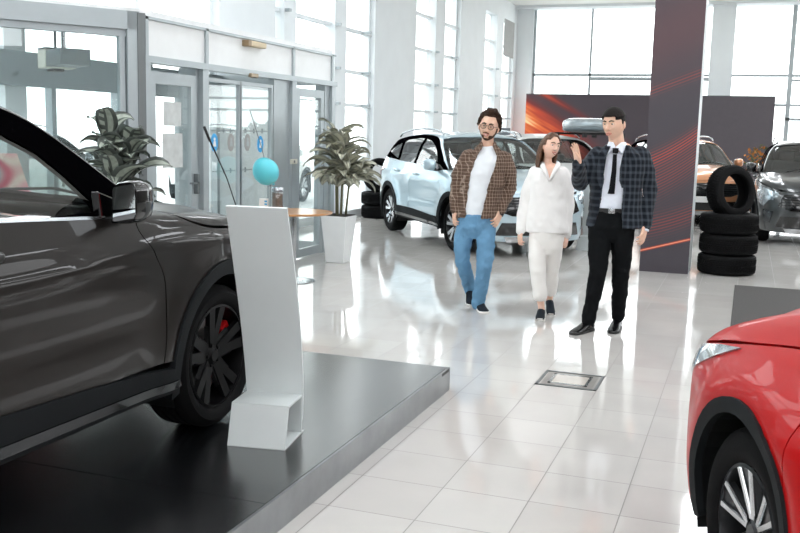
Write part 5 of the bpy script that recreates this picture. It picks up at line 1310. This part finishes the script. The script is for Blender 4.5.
# ---- plants
M['leaf_a'] = mat('leaf_grey_green', '#4a504b', .45, noise_amt=.25, noise_scale=18); M['leaf_b'] = mat('leaf_pale_centre', '#9aa296', .45, noise_amt=.2, noise_scale=25)
M['stem'] = mat('plant_stem', '#6b6a4e', .6, noise_amt=.2); M['soil'] = mat('potting_soil', '#241c16', .95, noise_amt=.3, noise_scale=60)
M['leaf_c'] = mat('leaf_soft_green', '#8f9082', .45, noise_amt=.25, noise_scale=18); M['leaf_d'] = mat('leaf_cream_stripe', '#b9b8a4', .45, noise_amt=.15, noise_scale=25)
def leaf_mesh(g, base, az, el, L_, W_, droop, twist=0., fold=.35, wave=0.):
    n = 9; p = Vector(base); e = el; rows = []; rr = random.random()*6
    for i in range(n+1):
        t_ = i/n; wd = W_*(math.sin(PI*min(1, t_*.93+.06))**.75)*(1-.15*t_) if i < n else .0008
        if t_ < .10: wd = W_*.12
        d = Vector((math.cos(e)*math.cos(az), math.cos(e)*math.sin(az), math.sin(e))); sd = Vector((-math.sin(az), math.cos(az), 0)); up = sd.cross(d)*-1
        sd2 = sd*math.cos(twist)+up*math.sin(twist); up2 = up*math.cos(twist)-sd*math.sin(twist)
        wv = wave*math.sin(t_*9+rr)
        rows.append([p+sd2*(-wd)+up2*(wd*fold+wv), p+sd2*(-wd*.62)+up2*(wd*fold*.5+wv*.5), p+sd2*(-wd*.12), p+sd2*(wd*.12), p+sd2*(wd*.62)+up2*(wd*fold*.5-wv*.5), p+sd2*wd+up2*(wd*fold-wv)])
        p = p+d*L_/n; e -= droop/n*(.5+t_)
    b = len(g.v); g.v += [q for r in rows for q in r]
    for i in range(n):
        for j in range(5):
            g.f.append((b+i*6+j, b+i*6+j+1, b+(i+1)*6+j+1, b+(i+1)*6+j)); vein = (i % 2 == 0 and j in (1, 3)); g.mi.append(0 if j in (0, 4) or j == 2 else (0 if vein and random.random() < .25 else 1))
def plant(t, stems, nleaf, L_, W_, mats, seed, zr, el_r, droop_r, spread, wave=.0):
    random.seed(seed); g = MB()
    for (sx, sy, h) in stems:
        for i in range(nleaf):
            f_ = (i+.5)/nleaf; z = zr[0]+(h-zr[0])*(f_**.8); az = i*2.39996+random.uniform(-.3, .3)+sx*3; k = 1-.25*f_
            leaf_mesh(g, (sx*(1+.5*f_)+.012*math.cos(az), sy*(1+.5*f_)+.012*math.sin(az), z), az, random.uniform(*el_r)+.5*f_, L_*k*random.uniform(.8, 1.15), W_*random.uniform(.85, 1.15), random.uniform(*droop_r), random.uniform(-.4, .4), wave=wave)
    o = g.build('foliage', mats, t, smooth=True, recalc=False); sd = o.modifiers.new('t', 'SOLIDIFY'); sd.thickness = .0015
    g = MB()
    for (sx, sy, h) in stems: g.tube([(sx*.7, sy*.7, zr[2]), (sx, sy, zr[0]), (sx*1.5, sy*1.5, h)], [.016, .014, .008], 8)
    g.build('stem', M['stem'], t, smooth=True); return o
t = thing('potted_plant', 'potted plant with drooping striped leaves in a tall tapered white planter by the entrance', 'plant', (-4.70, 10.74, 0), 0)
g = MB(); g.box((0, 0, .29), (.235, .235, .58), taper=(1.45, 1.45)); g.build('planter', mat('gloss_white_planter', '#e9ebeb', .15, coat=.4, noise_amt=.02), t, bevel=.008)
g = MB(); g.b2(-.155, .155, -.155, .155, .578, .588); g.build('soil', M['soil'], t)
plant(t, [(-.05, .02, 1.50), (.05, -.03, 1.42), (.10, .06, 1.02), (.0, -.06, .95)], 26, .50, .080, [M['leaf_c'], M['leaf_d']], 5, (.93, 1.5, .56), (.55, 1.1), (1.6, 2.7), .3, wave=.006)
t = thing('potted_plant', 'bushy plant with broad pale veined leaves behind the dark grey car windscreen', 'plant', (-4.98, 6.72, 0), 0)
g = MB(); g.box((0, 0, .3), (.26, .26, .60), taper=(1.4, 1.4)); g.build('planter', mat('white_planter', '#e2e4e4', .2, coat=.3, noise_amt=.02), t, bevel=.008)
g = MB(); g.b2(-.165, .165, -.165, .165, .598, .61); g.build('soil', M['soil'], t)
plant(t, [(-.06, .0, 1.55), (.06, .03, 1.50), (.02, -.07, 1.36)], 20, .40, .105, [M['leaf_a'], M['leaf_b']], 11, (.80, 1.6, .56), (.3, .9), (1.2, 2.2), .3, wave=.012)
# small bush with autumn leaves behind the graphite car
t = thing('autumn_bush', 'potted bush with orange and green leaves behind the graphite car', 'plant', (.28, 24.0, 0))
g = MB(); g.lathe([(.0001, 0), (.18, 0), (.24, .45), (.21, .45), (.20, .40), (.0001, .40)], 20); g.build('pot', M['frame_dark'], t, angle=40)
M['leaf_o'] = mat('autumn_leaf_orange', '#c07a30', .6, noise_amt=.3, noise_scale=12); M['leaf_g'] = mat('autumn_leaf_green', '#4f5a38', .6, noise_amt=.3, noise_scale=12)
random.seed(4); g = MB()
for i in range(260):
    d = Vector((random.gauss(0, 1), random.gauss(0, 1), random.gauss(0, 1))).normalized()*random.uniform(.15, .34); g.cur = random.randint(0, 1)
    b = Vector((d.x*1.2, d.y*1.2, 1.22+d.z)); a = Vector((random.uniform(-1, 1), random.uniform(-1, 1), random.uniform(-1, 1))).normalized()*.05; c_ = a.cross(Vector((.3, .5, .8))).normalized()*.028
    g.add([b-a, b+c_, b+a, b-c_], [(0, 1, 2, 3)])
g.build('foliage', [M['leaf_o'], M['leaf_g']], t, recalc=False)
g = MB(); g.tube([(0, 0, .4), (.02, 0, .9), (0, .02, 1.2)], [.02, .018, .01], 8)
for k in range(6): g.tube([(0.01, 0, .8+.06*k), (.25*math.cos(k*1.9), .25*math.sin(k*1.9), 1.15+.05*k)], [.01, .004], 6)
g.build('stem', M['stem'], t, smooth=True)
# ---- round table by the entrance with things on it
M['wood'] = mat('honey_wood', '#b9834e', .3, noise_amt=.12, noise_scale=6, coat=.3)
t = thing('round_table', 'round honey coloured wooden table behind the white information stand', 'table', (-4.52, 9.12, 0))
g = MB(); g.lathe([(.0001, .728), (.40, .728), (.415, .735), (.42, .745), (.415, .753), (.0001, .753)], 56); g.build('tabletop', M['wood'], t, angle=30)
g = MB(); g.lathe([(.035, .02), (.035, .72), (.12, .727)], 20); g.build('column', M['chrome'], t, smooth=True)
g = MB(); g.lathe([(.0001, 0), (.24, 0), (.24, .01), (.05, .03), (.0001, .03)], 36); g.build('foot', M['chrome'], t, angle=30)
t = thing('storage_jar', 'tall clear jar of brown contents with a silver lid on the round table', 'jar', (-4.66, 9.02, .753))
g = MB(); g.lathe([(.0001, .004), (.055, .004), (.055, .19), (.0001, .19)], 24); g.build('contents', mat('coffee_beans', '#7b6a5c', .6, noise_amt=.4, noise_scale=60), t, angle=40)
g = MB(); g.lathe([(.0001, .0), (.060, .0), (.062, .01), (.062, .205), (.058, .215), (.058, .0), (.0001, .003)], 28); g.build('jar_wall', glass_mat('jar_glass', (.95, .95, .95), .1), t, angle=40)
g = MB(); g.lathe([(.0001, .255), (.058, .255), (.063, .248), (.063, .215), (.0001, .213)], 28); g.build('lid', M['chrome'], t, angle=40)
t = thing('small_carton', 'small white carton with blue marks beside the storage jar', 'carton', (-4.80, 8.98, .753), .3)
g = MB(); g.b2(-.045, .045, -.03, .03, 0, .13); g.build('box', M['white'], t, bevel=.002)
g = MB()
for z in (.03, .065, .095): g.b2(.012, .04, -.0315, -.0302, z, z+.016)
g.build('blue_marks', mat('blue_ink', '#3a9fd0', .5, noise_amt=.03), t)
# ---- balloon on a thin stick and a leaning dark stick at the sliding doors
M['balloon'] = mat('turquoise_latex', '#62d2e0', .3, sss=.1, noise_amt=.02)
t = thing('balloon', 'turquoise balloon tied to a thin stick before the sliding glass doors', 'balloon', (-5.02, 9.43, 0))
g = MB(); V = g; prof = [(.0001, -.175)]+[(.145*math.sin(a)*(1-.10*math.cos(a)*-1 if a > PI/2 else 1), -.165*math.cos(a)*1.0) for a in np.linspace(.12, PI-.02, 18)]+[(.0001, .165)]
g.lathe([(r, z) for r, z in prof], 28); o = g.build('latex_body', M['balloon'], t, smooth=True); o.location = (0, 0, 1.15); o.rotation_euler = (math.radians(38), math.radians(-14), 0)
g = MB(); g.lathe([(.004, -.17), (.018, -.195), (.012, -.192)], 10); k_ = g.build('knot', M['balloon'], t, smooth=True); k_.location = (0, 0, 1.15); k_.rotation_euler = (math.radians(38), math.radians(-14), 0)
g = MB(); g.tube([(-.03, -.30, 1.80), (-.02, -.05, 1.40), (0, .12, .98), (0, .14, .02)], .004, 6); g.lathe([(.0001, 0), (.10, 0), (.10, .012), (.0001, .02)], 20, c=(0, .14, 0)); g.build('stick', M['frame_dark'], t)
g = MB(); g.tube([(-5.10, 8.30, 1.60), (-5.06, 8.66, 1.10), (-5.0, 9.25, .006)], [.010, .006, .006], 8); g.tube([(-5.10, 8.29, 1.62), (-5.09, 8.38, 1.48)], .014, 8)
tag(g.build('leaning_stick', M['black'], smooth=True), 'thin black stick leaning at the left sliding door pane', 'stick')
# ---- air curtain
t = bpy.data.objects['air_curtain']; t.location = (-5.95, 7.25, 2.12); t.rotation_euler = (0, 0, math.radians(-35))
g = MB(); g.rbox((-.17, 0, .085), (.26, .28, .17), .01); g.build('housing', mat('cream_housing', '#d8d6c8', .5, noise_amt=.03), t)
g = MB(); g.b2(-.04, .42, -.13, .13, .01, .15); g.build('grille', M['frame_dark'], t)
g = MB(); g.b2(-.30, .0, -.15, .15, .172, .18); g.b2(-.22, -.20, -.01, .01, .18, .49); g.b2(.02, .04, -.01, .01, .17, .49); g.b2(.08, .10, -.01, .01, .15, .49); g.b2(-.3, .15, -.1, .1, .40, .42); g.build('hanging_rods', M['frame_dark'], t)
g = MB(); g.b2(-.32, -.12, -.05, .05, -.025, 0); g.build('bracket', M['black'], t)
# exterior door sensors on the fascia
t = thing('door_sensor', 'beige sensor lamp bar mounted on the white fascia over the sliding doors', 'sensor', (EX+.06, 9.50, 2.50))
g = MB(); g.rbox((0, 0, .03), (.09, .36, .06), .012); g.build('housing', mat('beige_plastic', '#cbb999', .4, noise_amt=.03), t)
g = MB(); g.rbox((.0, -.20, .028), (.095, .07, .065), .008); g.build('end_cap', mat('brown_cap', '#8d775a', .4, noise_amt=.03), t)
t = thing('motion_detector', 'small motion detector at the head of the sliding doors', 'sensor', (EX+.08, 9.42, 2.19))
g = MB(); g.rbox((0, 0, 0), (.05, .16, .045), .01); g.build('housing', mat('bronze_plastic', '#9a8a72', .35, .3, noise_amt=.03), t); g = MB(); g.b2(-.02, .028, -.03, .02, -.026, -.02); g.build('sensor_window', M['black'], t)
t = thing('door_switch', 'cream switch plate on the grey post right of the sliding doors', 'switch', (EX+.065, 10.46, 1.23))
g = MB(); g.rbox((0, 0, 0), (.03, .15, .06), .006); g.build('plate', bpy.data.materials['cream_housing'], t); g = MB(); g.b2(.015, .02, -.03, .0, -.015, .015); g.build('button', M['frame_dark'], t)
# ---- coloured banner seen through the dark car's window
def banner_mat():
    m = mat('colour_blob_print', '#5fc3c4', .6); nt = m.node_tree; L = nt.links; b = nt.nodes['Principled BSDF']; tc = N(nt, 'ShaderNodeTexCoord')
    nz = N(nt, 'ShaderNodeTexNoise'); nz.inputs['Scale'].default_value = 2.2; nz.inputs['Detail'].default_value = 0; L.new(tc.outputs['Object'], nz.inputs['Vector'])
    cr = N(nt, 'ShaderNodeValToRGB'); cr.color_ramp.interpolation = 'EASE'; e = cr.color_ramp.elements; e[0].color = lin('#3fb8c4'); e[0].position = .3; e[1].color = lin('#e8a0a8'); e[1].position = .62
    for p_, c_ in ((.42, '#bfe0dc'), (.5, '#c23a5c'), (.55, '#e7d5c8')): n_ = e.new(p_); n_.color = lin(c_)
    L.new(nz.outputs['Fac'], cr.inputs[0]); L.new(cr.outputs[0], b.inputs['Base Color']); return m
t = thing('printed_banner', 'free standing banner of pink and turquoise shapes seen through the dark car window', 'banner', (-4.98, 5.35, 0), math.radians(35))
g = MB(); g.prism([(-.34, .1), (.52, .1), (.14, 1.40), (-.34, 1.40)], 'y', -.008, .008); g.build('print', banner_mat(), t); g = MB(); g.b2(-.35, .53, -.12, .12, 0, .03); g.b2(-.02, .02, -.02, .0, .03, 1.35); g.build('foot', M['frame'], t)
# ---- outdoors: pale facade, parked cars, frosted shrub
M['facade'] = mat('pale_blue_facade', '#c9dbe4', .6, noise_amt=.03, noise_scale=.6); M['facade_win'] = mat('facade_glazing', '#8ba7b5', .2, noise_amt=.1, noise_scale=.5)
t = thing('office_building', 'pale blue clad building across the car park outside the entrance', 'building', (-22, 12, -.08))
g = MB(); g.b2(-3, 0, -16, 13, 0, 6.2); g.build('wall', M['facade'], t)
for y in (-12, -8.5, -5, -1.5, 2, 5.5, 9):
    for z in (.9, 3.7): g = MB(); g.b2(.0, .05, y, y+1.6, z, z+1.6); fw = g.build('window', M['facade_win'], t); g = MB(); g.b2(.05, .09, y-.06, y+.0, z, z+1.6); g.b2(.05, .09, y+1.6, y+1.66, z, z+1.6); g.b2(.05, .09, y-.06, y+1.66, z+1.6, z+1.68); g.build('window_surround', M['white'], fw)
g = MB(); g.b2(-3.1, .1, -16.1, 13.1, 6.2, 6.5); g.build('roof_edge', M['frame_dark'], t)
oc1 = dup(whit.root, (-11.2, 12.4, -.08), math.radians(92), 'white car parked outside, seen through the sliding doors', 'cars parked outside')
oc2 = dup(whit.root, (-11.0, 6.4, -.08), math.radians(85), 'white car parked outside, seen through the left glazed side', 'cars parked outside')
oc3 = dup(whit.root, (-10.6, 19.0, -.08), math.radians(95), 'white car parked outside beyond the tall left windows', 'cars parked outside')
t = thing('frosted_shrub', 'pale frosted shrub outside the glazed side of the entrance', 'shrub', (-8.6, 8.2, -.08)); random.seed(9)
g = MB()
for i in range(900):
    d = Vector((random.gauss(0, 1), random.gauss(0, 1), random.gauss(0, 1))).normalized()*random.uniform(.2, .7); b = Vector((d.x*.7, d.y*.7, 1.05+d.z)); a = Vector((random.uniform(-1, 1), random.uniform(-1, 1), random.uniform(-1, 1))).normalized()*.05; c_ = a.cross(Vector((.3, .5, .8))).normalized()*.022
    g.add([b-a, b+c_, b+a, b-c_], [(0, 1, 2, 3)])
g.build('foliage', mat('frosted_leaf', '#a9aaa0', .8, noise_amt=.25, noise_scale=10), t, recalc=False)
g = MB(); g.tube([(0, 0, 0), (.02, .01, .6), (0, 0, 1.2)], [.05, .04, .02], 8); 
for k in range(7): g.tube([(0, 0, .5+.08*k), (.4*math.cos(k*1.9), .4*math.sin(k*1.9), .9+.1*k)], [.015, .005], 6)
g.build('trunk', M['stem'], t, smooth=True)
w = bpy.data.worlds.new('world'); SC.world = w; w.use_nodes = True
bg = w.node_tree.nodes['Background']; bg.inputs[0].default_value = (.965, .985, 1, 1); bg.inputs[1].default_value = 4.6
SC.cycles.transparent_max_bounces = 40
SC.cycles.max_bounces = 10
# ---- linear fill lamps, added under the ceiling to brighten the showroom
M['lamp'] = mat('fill_lamp_diffuser', '#ffffff', .5, emit='#f6faff', estr=13)
lamps = []
t = None
for j, y in enumerate((-2.5, .8, 4.2, 7.4, 10.6, 14, 18, 21.3, 25)):
    for i, x in enumerate((-4.4, -.4, 3.6, 7.2)):
        if x < -4 and y > 17: continue
        if t is None:
            t = thing('fill_lamp', 'long white linear fill lamp added under the ceiling', 'lamp', (x, y, CZ-.07), 0, 'added fill lamps under the ceiling')
            g = MB(); g.rbox((0, 0, .035), (.64, 2.0, .06), .01); g.build('housing', M['white'], t)
            g = MB(); g.b2(-.28, .28, -.95, .95, -.012, .004); g.build('diffuser', M['lamp'], t)
        else: dup(t, (x, y, CZ-.07))
